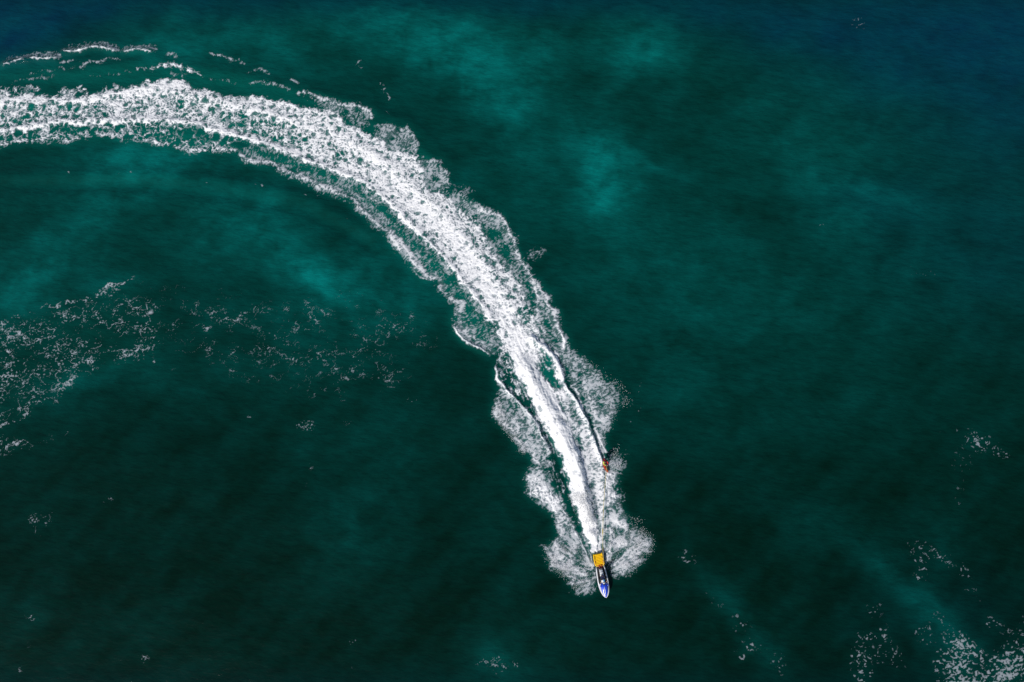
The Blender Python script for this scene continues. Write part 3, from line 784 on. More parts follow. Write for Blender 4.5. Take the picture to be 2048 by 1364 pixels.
B1 = blur(blur(AF, 2), 2)
B2 = blur(blur(AF, 7), 5)
AF = np.clip(0.76 * AF + 0.24 * B1, 0, 1)                       # strands soften into the film around them
AF = np.maximum(AF, 0.22 * B2)                                  # thin bubbles round the foam
B3 = blur(blur(AF, 10), 8)[::4, ::4]
air2 = np.maximum(AER[::2, ::2], np.clip(1.5 * B3, 0, 1))       # and bubbles in the water below it
water_me.attributes["air"].data.foreach_set("value", np.concatenate([air2.ravel(), np.zeros(8)]).astype(np.float32))
RF = np.zeros((NYF, NXF), np.int8); RF[jj, ii] = reg
for _ in range(3):                                              # let the film belong to the foam next to it
    t = np.maximum.reduce([RF, np.roll(RF, 1, 0), np.roll(RF, -1, 0), np.roll(RF, 1, 1), np.roll(RF, -1, 1)])
    RF = np.where(RF == 0, t, RF)
lump = 0.55 * P_lace + 0.25 * P_fine + 0.4 * (big_f + .5)
LF = np.zeros((NYF, NXF), np.float32)
LF[jj, ii] = alpha * (0.025 + 0.05 * near * (run + .4) * np.clip(D["solid"] + D["dense"], 0, 1) + 0.085 * lump * np.clip(D["dense"] + .6 * D["speck"] + .5 * D["solid"], 0, 1) + 0.12 * D["solid"] * (fbm(fx / .9, fy / .9, 3, 150) + .3))
qmax = np.maximum(np.maximum(AF[:-1, :-1], AF[:-1, 1:]), np.maximum(AF[1:, :-1], AF[1:, 1:]))
qreg = RF[:-1, :-1]

LF = 0.5 * LF + 0.5 * blur(LF, 1)
fm = bpy.data.materials.new("sea_foam"); fm.use_nodes = True
nt = fm.node_tree; L = nt.links.new
bs = nt.nodes["Principled BSDF"]; out = nt.nodes["Material Output"]
fa = attr(nt, "foam")
tc = N(nt, "ShaderNodeTexCoord")
fn = N(nt, "ShaderNodeTexNoise", Scale=9.0, Detail=4.0, Roughness=0.65); L(tc.outputs["Object"], fn.inputs["Vector"])
ad = N(nt, "ShaderNodeMath"); ad.operation = 'MULTIPLY_ADD'; ad.inputs[1].default_value = 0.24; ad.inputs[2].default_value = -0.12; L(fn.outputs["Fac"], ad.inputs[0])
sm = N(nt, "ShaderNodeMath"); sm.operation = 'ADD'; L(fa, sm.inputs[0]); L(ad.outputs[0], sm.inputs[1])
mr = N(nt, "ShaderNodeMapRange"); mr.interpolation_type = 'LINEAR'; mr.inputs["From Min"].default_value = 0.05; mr.inputs["From Max"].default_value = 0.95
L(sm.outputs[0], mr.inputs["Value"])
cc = mixc(nt, mr.outputs[0], (0.47, 0.55, 0.66, 1), (0.84, 0.84, 0.855, 1))
L(cc, bs.inputs["Base Color"])
bs.inputs["Roughness"].default_value = 0.75
bs.inputs["Specular IOR Level"].default_value = 0.2
fb = N(nt, "ShaderNodeBump", Strength=0.35, Distance=0.05); L(fn.outputs["Fac"], fb.inputs["Height"]); L(fb.outputs[0], bs.inputs["Normal"])
tr = N(nt, "ShaderNodeBsdfTransparent"); ms = N(nt, "ShaderNodeMixShader")
L(mr.outputs[0], ms.inputs[0]); L(tr.outputs[0], ms.inputs[1]); L(bs.outputs[0], ms.inputs[2]); L(ms.outputs[0], out.inputs["Surface"])


def foam_object(name, regs, label, cat):
    keep = (qmax > 0.085) & np.isin(qreg, regs)
    qj, qi = np.nonzero(keep)
    if len(qj) == 0:
        return None
    ids = np.stack([qj * NXF + qi, qj * NXF + qi + 1, (qj + 1) * NXF + qi + 1, (qj + 1) * NXF + qi], 1)
    uq, inv = np.unique(ids, return_inverse=True)
    q = inv.reshape(-1, 4)
    vj, vi = uq // NXF, uq % NXF
    x, y = (X0 + HS * vi).astype(np.float32), (Y0 + HS * vj).astype(np.float32)
    z = samp(Zc, x, y, 2) + 0.02 + LF[vj, vi]
    me = quads_mesh(name, np.stack([x, y, z], 1), q)
    a = me.attributes.new("foam", 'FLOAT', 'POINT')
    a.data.foreach_set("value", AF[vj, vi].astype(np.float32))
    me.materials.append(fm)
    o = link(bpy.data.objects.new(name, me))
    print("FOAM", name, len(q))
    return tag(o, label, cat, kind="stuff")


foam_object("wake_foam", [1], "long curved white wake of churned foam trailing behind the jet ski", "foam")
foam_object("drifting_foam", [2], "thin lacy foam drifting on dark water at the left edge", "foam")
foam_object("drifting_foam", [3], "scattered grey foam flecks drifting in the lower right corner", "foam")
foam_object("breaking_crest", [4], "small white breaking wave crests in the top left corner", "foam")

# ------------------------------------------------------------------ spray: drops thrown into the air
drops = []


SKI = at(1200, 1125)


def spray(pts, n, h0, h1, r0=0.010, r1=0.028, soft=0.7, c=SKI):
    P = W(pts)
    xs, ys = [p[0] for p in P], [p[1] for p in P]
    got = 0
    while got < n:
        m = 4000
        x = rng.uniform(min(xs), max(xs), m); y = rng.uniform(min(ys), max(ys), m)
        ins = np.zeros(m, bool)
        for k in range(len(P)):
            ax, ay = P[k]; bx, by = P[(k + 1) % len(P)]
            ins ^= ((ay > y) != (by > y)) & (x < (bx - ax) * (y - ay) / (by - ay + 1e-12) + ax)
        th, rr = np.arctan2(y - c[1], x - c[0]), np.hypot(x - c[0], y - c[1])
        den = 0.6 * fbm(th * 5, rr / 1.6, 4, 160) + 0.6 * fbm(x / .8, y / .8, 4, 165)
        dd, _ = seg_dist(x.astype(np.float32), y.astype(np.float32), P, True)
        ins &= rng.random(m) < sstep(-.22, .32, den) * sstep(0, soft, dd)
        x, y = x[ins][: n - got], y[ins][: n - got]
        z = samp(Zc, x, y, 2) + h0 + (h1 - h0) * rng.random(len(x)) ** 1.6
        x = x + rng.normal(0, .12, len(x)); y = y + rng.normal(0, .12, len(y))
        drops.append(np.stack([x, y, z, rng.uniform(r0, r1, len(x))], 1))
        got += len(x)


spray([(1232, 1050), (1262, 1042), (1292, 1058), (1314, 1078), (1310, 1104), (1292, 1124), (1274, 1144), (1250, 1162), (1226, 1154), (1232, 1126), (1262, 1108), (1266, 1085)], 1500, .06, .5, .010, .026, soft=1.3)
spray([(1212, 1128), (1228, 1150), (1255, 1150), (1295, 1100), (1275, 1060), (1215, 1050), (1208, 1090)], 1500, .05, .5)
spray([(1250, 1020), (1284, 1036), (1310, 1068), (1298, 1084), (1268, 1062)], 160, .2, .7, .012, .03)
spray([(1190, 1176), (1170, 1194), (1142, 1188), (1122, 1160), (1090, 1138), (1080, 1090), (1116, 1070), (1125, 1110), (1150, 1145)], 1300, .05, .4, .010, .026, soft=1.3)
spray([(1190, 1165), (1168, 1180), (1100, 1130), (1118, 1075), (1160, 1085), (1182, 1125)], 1500, .05, .4)
spray([(1150, 695), (1198, 728), (1232, 770), (1248, 800), (1238, 842), (1214, 880), (1196, 855), (1190, 800), (1160, 740)], 700, .05, .35, .010, .026, soft=1.2, c=at(1130, 760))
spray([(1195, 735), (1245, 760), (1275, 795), (1250, 825), (1225, 790)], 110, .05, .5, .015, .035, c=at(1130, 760))
spray([(1214, 900), (1240, 890), (1252, 930), (1238, 958), (1218, 945)], 350, .05, .5, .012, .036, c=at(1205, 925))
spray([(1130, 985), (1160, 1040), (1180, 1085), (1195, 1100), (1199, 1050), (1180, 975)], 3000, .25, .7)
spray([(980, 820), (998, 855), (1028, 890), (1042, 912), (1062, 905), (1030, 850), (996, 790)], 1500, .03, .25, c=at(1050, 800))
S = np.concatenate(drops)
octa = np.array([(0, 0, 1), (1, 0, 0), (0, 1, 0), (-1, 0, 0), (0, -1, 0), (0, 0, -1)], np.float32)
stretch = rng.uniform(.7, 1.5, (len(S), 1, 3)).astype(np.float32)
co = (octa[None] * stretch * S[:, 3][:, None, None] + S[:, None, :3]).reshape(-1, 3)
fc = np.array([(0, 1, 2), (0, 2, 3), (0, 3, 4), (0, 4, 1), (5, 2, 1), (5, 3, 2), (5, 4, 3), (5, 1, 4)])
q = (fc[None] + (np.arange(len(S)) * 6)[:, None, None]).reshape(-1, 3)
sme = quads_mesh("water_spray", co, q, True)
dm = mat("spray_drops", (0.86, 0.87, 0.89), 0.5, 0.5)
nt = dm.node_tree
tl = N(nt, "ShaderNodeBsdfTranslucent"); tl.inputs["Color"].default_value = (0.9, 0.91, 0.93, 1)
ms = N(nt, "ShaderNodeMixShader"); ms.inputs[0].default_value = 0.45
nt.links.new(nt.nodes["Principled BSDF"].outputs[0], ms.inputs[1]); nt.links.new(tl.outputs[0], ms.inputs[2])
nt.links.new(ms.outputs[0], nt.nodes["Material Output"].inputs["Surface"])
sme.materials.append(dm)
tag(link(bpy.data.objects.new("water_spray", sme)), "white spray drops flung up beside the jet ski and wake", "spray", kind="stuff")

# ------------------------------------------------------------------ mesh helpers for objects
def bm_obj(name, bm, material, parent=None, smooth=True, bevel=0.0):
    me = bpy.data.meshes.new(name)
    bmesh.ops.recalc_face_normals(bm, faces=bm.faces[:])
    bm.to_mesh(me); bm.free()
    for p in me.polygons: p.use_smooth = smooth
    for m in (material if isinstance(material, (list, tuple)) else [material]):
        me.materials.append(m)
    o = bpy.data.objects.new(name, me)
    link(o, parent)
    if bevel > 0:
        b = o.modifiers.new("bevel", 'BEVEL'); b.width = bevel; b.segments = 2; b.limit_method = 'ANGLE'
    return o


def loft(rings, caps=True):
    bm = bmesh.new()
    vr = [[bm.verts.new(p) for p in r] for r in rings]
    n = len(rings[0])
    for a, b in zip(vr[:-1], vr[1:]):
        for k in range(n):
            bm.faces.new((a[k], a[(k + 1) % n], b[(k + 1) % n], b[k]))
    if caps:
        bm.faces.new(vr[0][::-1]); bm.faces.new(vr[-1])
    return bm


def tube(pts, radii, seg=8):
    pts = [Vector(p) for p in pts]
    if not isinstance(radii, (list, tuple)): radii = [radii] * len(pts)
    rings = []
    for k, p in enumerate(pts):
        d = (pts[min(k + 1, len(pts) - 1)] - pts[max(k - 1, 0)]).normalized()
        ref = Vector((0, 0, 1)) if abs(d.z) < .9 else Vector((1, 0, 0))
        a = d.cross(ref).normalized(); b = d.cross(a).normalized()
        rings.append([p + (a * math.cos(t) + b * math.sin(t)) * radii[k] for t in (2 * math.pi * i / seg for i in range(seg))])
    return loft(rings)


def rbox(cx, cy, cz, sx, sy, sz):
    bm = bmesh.new()
    bmesh.ops.create_cube(bm, size=1.0)
    bmesh.ops.scale(bm, vec=(sx, sy, sz), verts=bm.verts)
    bmesh.ops.translate(bm, vec=(cx, cy, cz), verts=bm.verts)
    return bm


def ball(c, r, u=14, v=10):
    bm = bmesh.new()
    bmesh.ops.create_uvsphere(bm, u_segments=u, v_segments=v, radius=1.0)
    bmesh.ops.scale(bm, vec=r, verts=bm.verts)
    bmesh.ops.translate(bm, vec=c, verts=bm.verts)
    return bm


M_white = mat("ski_white", (0.78, 0.79, 0.80), 0.22, 0.5, 0.5, 0.05, 6)
M_blue = mat("ski_blue", (0.012, 0.055, 0.62), 0.18, 0.5, 0.8, 0.10, 5)
M_navy = mat("ski_navy", (0.006, 0.016, 0.11), 0.35, 0.5, 0.2, 0.1, 8)
M_mat = mat("deck_mat", (0.022, 0.018, 0.020), 0.85, 0.3, 0, 0.25, 40)
M_black = mat("black_rubber", (0.012, 0.012, 0.014), 0.6, 0.4, 0, 0.2, 30)
M_seat = mat("seat_vinyl", (0.72, 0.73, 0.74), 0.45, 0.4, 0, 0.06, 12)
M_yellow = mat("sled_yellow", (0.95, 0.56, 0.003), 0.5, 0.4, 0, 0.10, 10)
M_red = mat("webbing_red", (0.42, 0.015, 0.01), 0.7, 0.3, 0, 0.15, 40)
M_grey = mat("metal_grey", (0.30, 0.31, 0.33), 0.35, 0.5, 0, 0.1, 20, 0.6)
M_skin = mat("skin", (0.52, 0.29, 0.20), 0.55, 0.4, 0, 0.08, 30)
M_suit = mat("wetsuit_black", (0.012, 0.013, 0.017), 0.65, 0.35, 0, 0.25, 25)
M_teal = mat("cap_blue", (0.03, 0.22, 0.50), 0.6, 0.35, 0, 0.12, 25)
M_lime = mat("sleeve_lime", (0.36, 0.62, 0.10), 0.65, 0.3, 0, 0.1, 25)
M_vest = mat("vest_red", (0.50, 0.012, 0.02), 0.6, 0.35, 0, 0.15, 25)
M_hair = mat("hair_dark", (0.03, 0.018, 0.01), 0.6, 0.3, 0, 0.3, 60)
M_board = mat("board_red", (0.36, 0.018, 0.008), 0.3, 0.5, 0.4, 0.1, 8)
M_bstripe = mat("board_dark_green", (0.012, 0.035, 0.015), 0.4, 0.5, 0.2, 0.15, 10)
M_orange = mat("board_orange", (0.50, 0.11, 0.02), 0.35, 0.5, 0.3, 0.1, 10)
M_rope = mat("rope_yellow", (0.62, 0.50, 0.18), 0.8, 0.2, 0, 0.2, 60)
M_float = mat("rope_float", (0.34, 0.27, 0.03), 0.6, 0.3, 0, 0.15, 30)
M_eye = mat("eye", (0.02, 0.015, 0.01), 0.2, 0.5)

# ------------------------------------------------------------------ jet ski
TAIL, NOSE = Vector((*at(1200.4, 1133, .5), 0)), Vector((*at(1212.2, 1195.5, .6), 0))
hd = (NOSE - TAIL)
print("SKI LENGTH", hd.length)
SK = hd.length / 3.37
ski_rz = math.atan2(hd.y, hd.x) - math.pi / 2
ski_c = TAIL + hd * (1.65 / 3.37)
SKI_Z = 0.10
ski_M = Matrix.Translation((ski_c.x, ski_c.y, SKI_Z)) @ Matrix.Rotation(ski_rz, 4, 'Z') @ Matrix.Rotation(math.radians(3), 4, 'X') @ Matrix.Scale(SK, 4)
ski = empty("jet_ski", (0, 0, 0))
ski.matrix_world = ski_M
tag(ski, "white and blue jet ski with striped white seat towing at speed", "jet ski")

ST = [(-1.65, .50, .42, .46, .08, -.10), (-1.2, .56, .43, .50, .07, -.15), (-.6, .60, .45, .53, .07, -.17), (0, .61, .48, .52, .09, -.17), (.5, .585, .52, .47, .12, -.15), (.9, .52, .56, .38, .17, -.10),
      (1.2, .43, .59, .28, .24, -.02), (1.45, .31, .61, .18, .32, .10), (1.62, .18, .62, .09, .42, .26), (1.72, .05, .61, .025, .52, .44)]
rings = []
for y, w, zg, c, zc, zk in ST:
    rings.append([(0, y, zk), (c * .6, y, zk * .45 + zc * .55 - .02), (c, y, zc), (w * .97, y, (zc + zg) / 2), (w, y, zg - .06), (w * .985, y, zg), (w * .86, y, zg + .015), (w * .45, y, zg + .01),
                  (-w * .45, y, zg + .01), (-w * .86, y, zg + .015), (-w * .985, y, zg), (-w, y, zg - .06), (-w * .97, y, (zc + zg) / 2), (-c, y, zc), (-c * .6, y, zk * .45 + zc * .55 - .02)])
hull = bm_obj("hull", loft(rings), M_white, ski)


def gun(y, f=1.0):
    return np.interp(y, [s_[0] for s_ in ST], [s_[1] for s_ in ST]) * f, np.interp(y, [s_[0] for s_ in ST], [s_[2] for s_ in ST])


for sgn in (1, -1):
    ys = np.linspace(-1.62, 1.66, 16)
    bm_obj("bumper_rail", tube([(sgn * (gun(y)[0] + .005), y, gun(y)[1] - .10) for y in ys], .022), M_navy, hull)
    ys = np.linspace(-1.55, .25, 9)
    bm_obj("side_bolster", loft([[(sgn * (gun(y)[0] - .015), y, gun(y)[1] + .01), (sgn * (gun(y)[0] - .03), y, gun(y)[1] + .11), (sgn * (gun(y)[0] - .11), y, gun(y)[1] + .12), (sgn * (gun(y)[0] - .15), y, gun(y)[1] + .012)] for y in ys]), M_white, ski)
    ys = np.linspace(-1.5, .2, 7)
    bm_obj("footwell_mat", loft([[(sgn * .215, y, gun(y)[1] + .012), (sgn * (gun(y)[0] - .155), y, gun(y)[1] + .012), (sgn * (gun(y)[0] - .155), y, gun(y)[1] + .026), (sgn * .215, y, gun(y)[1] + .03)] for y in ys]), M_mat, ski)
# centre pedestal
rings = []
for y, w, zt in ((-1.36, .17, .60), (-1.2, .20, .70), (-.6, .215, .76), (-.1, .215, .78), (.2, .22, .80), (.45, .24, .78)):
    rings.append([(w, y, .44), (w * .95, y, .6 * zt + .2), (w * .7, y, zt), (-w * .7, y, zt), (-w * .95, y, .6 * zt + .2), (-w, y, .44)])
bm_obj("pedestal", loft(rings), M_white, ski)
# seat with blue bands
def seat_ring(y, grow=0.0):
    z = np.interp(y, [-1.34, -1.2, -.9, -.6, -.3, -.08], [.72, .80, .86, .85, .84, .88])
    w = np.interp(y, [-1.34, -1.2, -.6, -.3, -.08], [.13, .175, .175, .15, .11]) + grow
    return [(w, y, z - .12), (w * 1.02, y, z - .05 + grow), (w * .75, y, z + grow), (0, y, z + .02 + grow), (-w * .75, y, z + grow), (-w * 1.02, y, z - .05 + grow), (-w, y, z - .12)]
seat = bm_obj("seat", loft([seat_ring(y) for y in np.linspace(-1.34, -.08, 14)]), M_seat, ski)
for y0 in (-1.30, -1.08, -.86):
    bm_obj("seat_band", loft([seat_ring(y, .006) for y in (y0, y0 + .025, y0 + .05)]), M_navy, seat)
# hood
rings = []
for y, w, z0, zt in ((.12, .33, .50, .86), (.30, .38, .50, .95), (.55, .40, .52, .93), (.85, .37, .55, .84), (1.1, .32, .57, .77), (1.35, .23, .60, .71), (1.55, .13, .61, .665), (1.68, .035, .61, .635)):
    rings.append([(w, y, z0 + .02), (w * .92, y, z0 + (zt - z0) * .55), (w * .62, y, z0 + (zt - z0) * .88), (w * .2, y, zt), (-w * .2, y, zt), (-w * .62, y, z0 + (zt - z0) * .88), (-w * .92, y, z0 + (zt - z0) * .55), (-w, y, z0 + .02)])
hood = bm_obj("hood", loft(rings), M_blue, ski)
bm_obj("hood_ridge", loft([[(.05 * k, y, z), (.0, y, z + .03), (-.05 * k, y, z)] for y, z, k in ((.5, .935, .8), (.85, .845, 1), (1.15, .765, .9), (1.45, .69, .5), (1.6, .655, .2))]), M_white, hood)
for sgn in (1, -1):
    mir = bm_obj("mirror", ball((sgn * .40, .42, .93), (.075, .10, .06)), M_blue, ski)
    bm_obj("mirror_arm", tube([(sgn * .30, .42, .84), (sgn * .37, .42, .90)], .018, 6), M_black, mir)
# bars
bar = bm_obj("handlebar", tube([(-.36, .03, 1.02), (-.2, .10, 1.02), (-.08, .13, 1.0), (.08, .13, 1.0), (.2, .10, 1.02), (.36, .03, 1.02)], .016), M_grey, ski)
for sgn in (1, -1):
    bm_obj("grip", tube([(sgn * .26, .073, 1.02), (sgn * .385, .019, 1.02)], .021), M_black, bar)
bm_obj("steering_pad", rbox(0, .14, 1.03, .20, .14, .08), M_seat, bar, True, .02)
bm_obj("steering_neck", tube([(0, .14, .80), (0, .14, .98)], [.10, .06], 10), M_navy, ski)
bm_obj("gauge_panel", rbox(0, .30, .965, .22, .12, .03), M_black, ski, True, .01)
bm_obj("rear_deck_mat", loft([[(.36, y, .455), (.36, y, .472), (-.36, y, .472), (-.36, y, .455)] for y in (-1.62, -1.5, -1.39)]), M_mat, ski)
bm_obj("tow_eye", tube([(-.44, -1.56, .43), (-.44, -1.56, .50), (-.40, -1.56, .53), (-.36, -1.56, .50), (-.36, -1.56, .43)], .014, 6), M_grey, ski)
bm_obj("jet_nozzle", tube([(0, -1.64, .10), (0, -1.78, .10)], [.11, .085], 12), M_grey, ski)

# ------------------------------------------------------------------ rescue sled lashed behind the ski
sled = empty("rescue_sled", (0, 0, 0))
TL = Vector((*at(1194.8, 1107, .35), 0))      # middle of the sled's rear edge
FR = Vector((*at(1200.2, 1132, .4), 0))
sd_ = FR - TL
sled.matrix_world = Matrix.Translation((FR.x, FR.y, .22)) @ Matrix.Rotation(math.atan2(sd_.y, sd_.x) - math.pi / 2, 4, 'Z')
SLL = sd_.length
print("SLED LENGTH", SLL)
tag(sled, "yellow ribbed rescue sled lashed to the back of the jet ski", "rescue sled")


def sled_w(t):      # half width along the sled, 0 = front
    return float(np.interp(t, [0, .12, .35, .7, 1.0], [.36, .47, .50, .485, .46]))


rings = []
for t in np.linspace(0.02, .97, 12):
    w, y = sled_w(t), -t * SLL
    lift = .10 * (1 - t) ** 2
    rings.append([(w, y, lift), (w, y, .10 + lift), (w * .97, y, .13 + lift), (-w * .97, y, .13 + lift), (-w, y, .10 + lift), (-w, y, lift)])
smat = bm_obj("sled_deck", loft(rings), M_yellow, sled)
for k in range(7):
    t0 = .12 + k * .118; t1 = t0 + .10
    w = (sled_w(t0) + sled_w(t1)) / 2 - .10
    z0 = .13 + .10 * (1 - t0) ** 2
    bm_obj("sled_rib", loft([[(w, -t0 * SLL, z0), (w, -t0 * SLL - .012, z0 + .035), (w, -t1 * SLL + .012, z0 + .032), (w, -t1 * SLL, z0 - .004)],
                             [(-w, -t0 * SLL, z0), (-w, -t0 * SLL - .012, z0 + .035), (-w, -t1 * SLL + .012, z0 + .032), (-w, -t1 * SLL, z0 - .004)]]), M_yellow, sled, False, .006)
for sgn in (1, -1):
    ts = np.linspace(0.04, 1.03, 12)
    rail = bm_obj("side_tube", tube([(sgn * (sled_w(t) - .02), -t * SLL, .15 + .10 * (1 - t) ** 2) for t in ts], [.03] + [.062] * 9 + [.055, .02], 8), M_yellow, sled)
    for t in (.34, .66):
        bm_obj("grab_handle", tube([(sgn * (sled_w(t) - .06), -(t - .10) * SLL, .20), (sgn * (sled_w(t) - .09), -(t - .08) * SLL, .255), (sgn * (sled_w(t) - .09), -(t + .08) * SLL, .255), (sgn * (sled_w(t) - .06), -(t + .10) * SLL, .20)], .018, 6), M_red if t < .5 else M_black, rail)
for xx in (-.13, .10):
    bm_obj("lashing_strap", loft([[(xx - .025, y, z), (xx + .025, y, z), (xx + .025, y, z + .012), (xx - .025, y, z + .012)] for y, z in ((.16, .33), (.05, .30), (-.06, .262), (-.16, .25))]), M_red, sled)
bm_obj("front_webbing", loft([[(xx, -.05 * SLL, .235), (xx, -.11 * SLL, .225), (xx, -.11 * SLL, .24), (xx, -.05 * SLL, .25)] for xx in (-.3, 0, .3)]), M_red, sled)


# ------------------------------------------------------------------ people
def person(name, J, M, hands, label, skin_parts, extra=()):
    """J: joint -> (point, radius); one continuous body mesh grown on the skeleton"""
    bones = [("pelvis", "belly"), ("belly", "chest"), ("chest", "neck"), ("neck", "jaw"), ("jaw", "crown")]
    for s_ in "lr":
        bones += [("chest", "shoulder_" + s_), ("shoulder_" + s_, "elbow_" + s_), ("elbow_" + s_, "wrist_" + s_), ("wrist_" + s_, "palm_" + s_),
                  ("pelvis", "hip_" + s_), ("hip_" + s_, "knee_" + s_), ("knee_" + s_, "ankle_" + s_), ("ankle_" + s_, "toe_" + s_)]
    names = list(J)
    verts = [Vector(J[n][0]) for n in names]
    rad = [J[n][1] for n in names]
    ed = [(names.index(a), names.index(b)) for a, b in bones]
    roots = [names.index("pelvis")]
    # five fingers rooted inside each palm, closed round the bar direction
    for s_, (bar_dir, down) in hands.items():
        p = Vector(J["palm_" + s_][0]); w = Vector(J["wrist_" + s_][0])
        f = (p - w).normalized(); b = Vector(bar_dir).normalized(); d = Vector(down).normalized()
        for k, ln in enumerate((.95, 1.05, 1.0, .8)):
            o0 = p + b * (.03 - .02 * k) * 1.0 - f * .02
            i0 = len(verts)
            verts += [o0, o0 + f * .045 * ln, o0 + f * .06 * ln + d * .03 * ln, o0 + f * .025 + d * .052 * ln]
            rad += [.0095, .009, .0085, .0075]
            ed += [(i0, i0 + 1), (i0 + 1, i0 + 2), (i0 + 2, i0 + 3)]
            roots.append(i0)
        i0 = len(verts)
        sgn = 1 if s_ == "l" else -1
        o0 = p - f * .03 + d * .005
        verts += [o0, o0 + b * .035 + d * .02, o0 + b * .035 + d * .045 + f * .03]
        rad += [.011, .010, .008]
        ed += [(i0, i0 + 1), (i0 + 1, i0 + 2)]
        roots.append(i0)
    me = bpy.data.meshes.new(name)
    me.from_pydata(verts, ed, [])
    o = bpy.data.objects.new(name, me); link(o)
    sk = o.modifiers.new("skin", 'SKIN'); sk.use_smooth_shade = True
    if not me.skin_vertices: me.attributes  # layer is made by the modifier
    for i, r in enumerate(rad):
        v = me.skin_vertices[0].data[i]; v.radius = (r, r); v.use_root = i in roots
    sb = o.modifiers.new("sub", 'SUBSURF'); sb.levels = 2; sb.render_levels = 2
    dg = bpy.context.evaluated_depsgraph_get()
    new = bpy.data.meshes.new_from_object(o.evaluated_get(dg))
    o.modifiers.clear(); o.data = new; bpy.data.meshes.remove(me)
    new.name = name
    new.materials.clear()
    for m in (M_suit, M_skin) + tuple(x[0] for x in extra): new.materials.append(m)
    jaw, crown = Vector(J["jaw"][0]), Vector(J["crown"][0])
    up = (crown - jaw).normalized()
    fwd = Vector(J["face"]) if False else M["face"]
    fwd = Vector(fwd).normalized()
    hc = jaw.lerp(crown, .5)
    for v in new.vertices:                 # push out a nose, chin and brow
        d = v.co - hc
        f_, u_ = d.dot(fwd), d.dot(up)
        s_ = (d - fwd * f_ - up * u_).length
        if f_ > .04 and s_ < .03 and -.045 < u_ < .02: v.co += fwd * .022 * (1 - s_ / .03)
        if f_ > .03 and s_ < .045 and u_ < -.07: v.co += fwd * .012
    for p in new.polygons:
        c = p.center
        best, bn = 1e9, None
        mi = 0
        for (pt, r) in skin_parts:
            if (c - Vector(pt)).length < r: mi = 1
        for k, (m_, pts) in enumerate(extra):
            for a, b, r in pts:
                a, b = Vector(a), Vector(b)
                t = max(0, min(1, (c - a).dot(b - a) / (b - a).length_squared))
                if (c - a.lerp(b, t)).length < r and mi == 0: mi = 2 + k
        p.material_index = mi
        p.use_smooth = True
    side = fwd.cross(up)
    for sg in (1, -1):
        bm_obj("eye", ball(hc + fwd * .088 + side * .034 * sg + up * .005, (.012, .012, .012), 8, 6), M_eye, o)
        bm_obj("ear", ball(hc + side * .092 * sg - up * .01, (.018, .022, .032), 8, 6), M_skin, o)
    tag(o, label, "person")
    return o, hc, up, fwd, side


def shell(name, o, J, chain, grow, m, seg=12, squash=1.35):
    """a garment that follows the body along a chain of joints"""
    pts = [Vector(J[a][0]) for a in chain]
    rings = []
    for k, p in enumerate(pts):
        d = (pts[min(k + 1, len(pts) - 1)] - pts[max(k - 1, 0)]).normalized()
        a = Vector((1, 0, 0)) if abs(d.x) < .9 else Vector((0, 1, 0))
        a = (a - d * a.dot(d)).normalized(); b = d.cross(a)
        r = J[chain[k]][1] + grow
        rings.append([p + (a * math.cos(t) * squash + b * math.sin(t)) * r for t in (2 * math.pi * i / seg for i in range(seg))])
    g = bm_obj(name, loft(rings, False), m, o)
    sm_ = g.modifiers.new("sub", 'SUBSURF'); sm_.levels = 1; sm_.render_levels = 2
    so = g.modifiers.new("thick", 'SOLIDIFY'); so.thickness = .012
    return g


def cap_mesh(hc, up, fwd, side, r, low=-.2):
    bm = bmesh.new()
    bmesh.ops.create_uvsphere(bm, u_segments=16, v_segments=12, radius=1.0)
    kill = [v for v in bm.verts if v.co.z < low + .35 * max(0, v.co.y)]
    bmesh.ops.delete(bm, geom=kill, context='VERTS')
    for v in bm.verts:
        v.co = hc + side * v.co.x * r * .93 + fwd * v.co.y * r * 1.08 + up * v.co.z * r * 1.12
    return bm


# the driver, in the ski's own axes
Jd = {"pelvis": ((0, -.56, .97), .15), "belly": ((0, -.50, 1.13), .13), "chest": ((0, -.38, 1.36), .15), "neck": ((0, -.28, 1.55), .062), "jaw": ((0, -.24, 1.63), .075), "crown": ((0, -.21, 1.75), .088)}
for s_, g in (("l", -1), ("r", 1)):
    Jd.update({"shoulder_" + s_: ((g * .20, -.34, 1.45), .075), "elbow_" + s_: ((g * .36, -.20, 1.20), .052), "wrist_" + s_: ((g * .335, -.02, 1.055), .034), "palm_" + s_: ((g * .325, .035, 1.045), .030),
               "hip_" + s_: ((g * .12, -.53, .95), .115), "knee_" + s_: ((g * .33, -.16, .86), .075), "ankle_" + s_: ((g * .37, -.42, .56), .05), "toe_" + s_: ((g * .38, -.24, .52), .038)})
driver, hc, up, fwd, side = person("person", Jd, {"face": (0, 1, -.1)}, {"l": ((1, .2, 0), (0, -.2, -1)), "r": ((-1, .2, 0), (0, -.2, -1))},
                                   "person in black wetsuit and blue cap seated on the jet ski holding its handlebar",
                                   [(Jd["jaw"][0], .125), (Jd["crown"][0], .13), (Jd["palm_l"][0], .085), (Jd["palm_r"][0], .085)])
bm_obj("blue_cap", cap_mesh(hc + up * .015, up, fwd, side, .118, -.15), M_teal, driver)
shell("life_vest", driver, dict(Jd, collar=((0, -.325, 1.48), .085)), ("pelvis", "belly", "chest", "collar"), .035, M_navy, 14, 1.35)
driver.matrix_world = ski_M

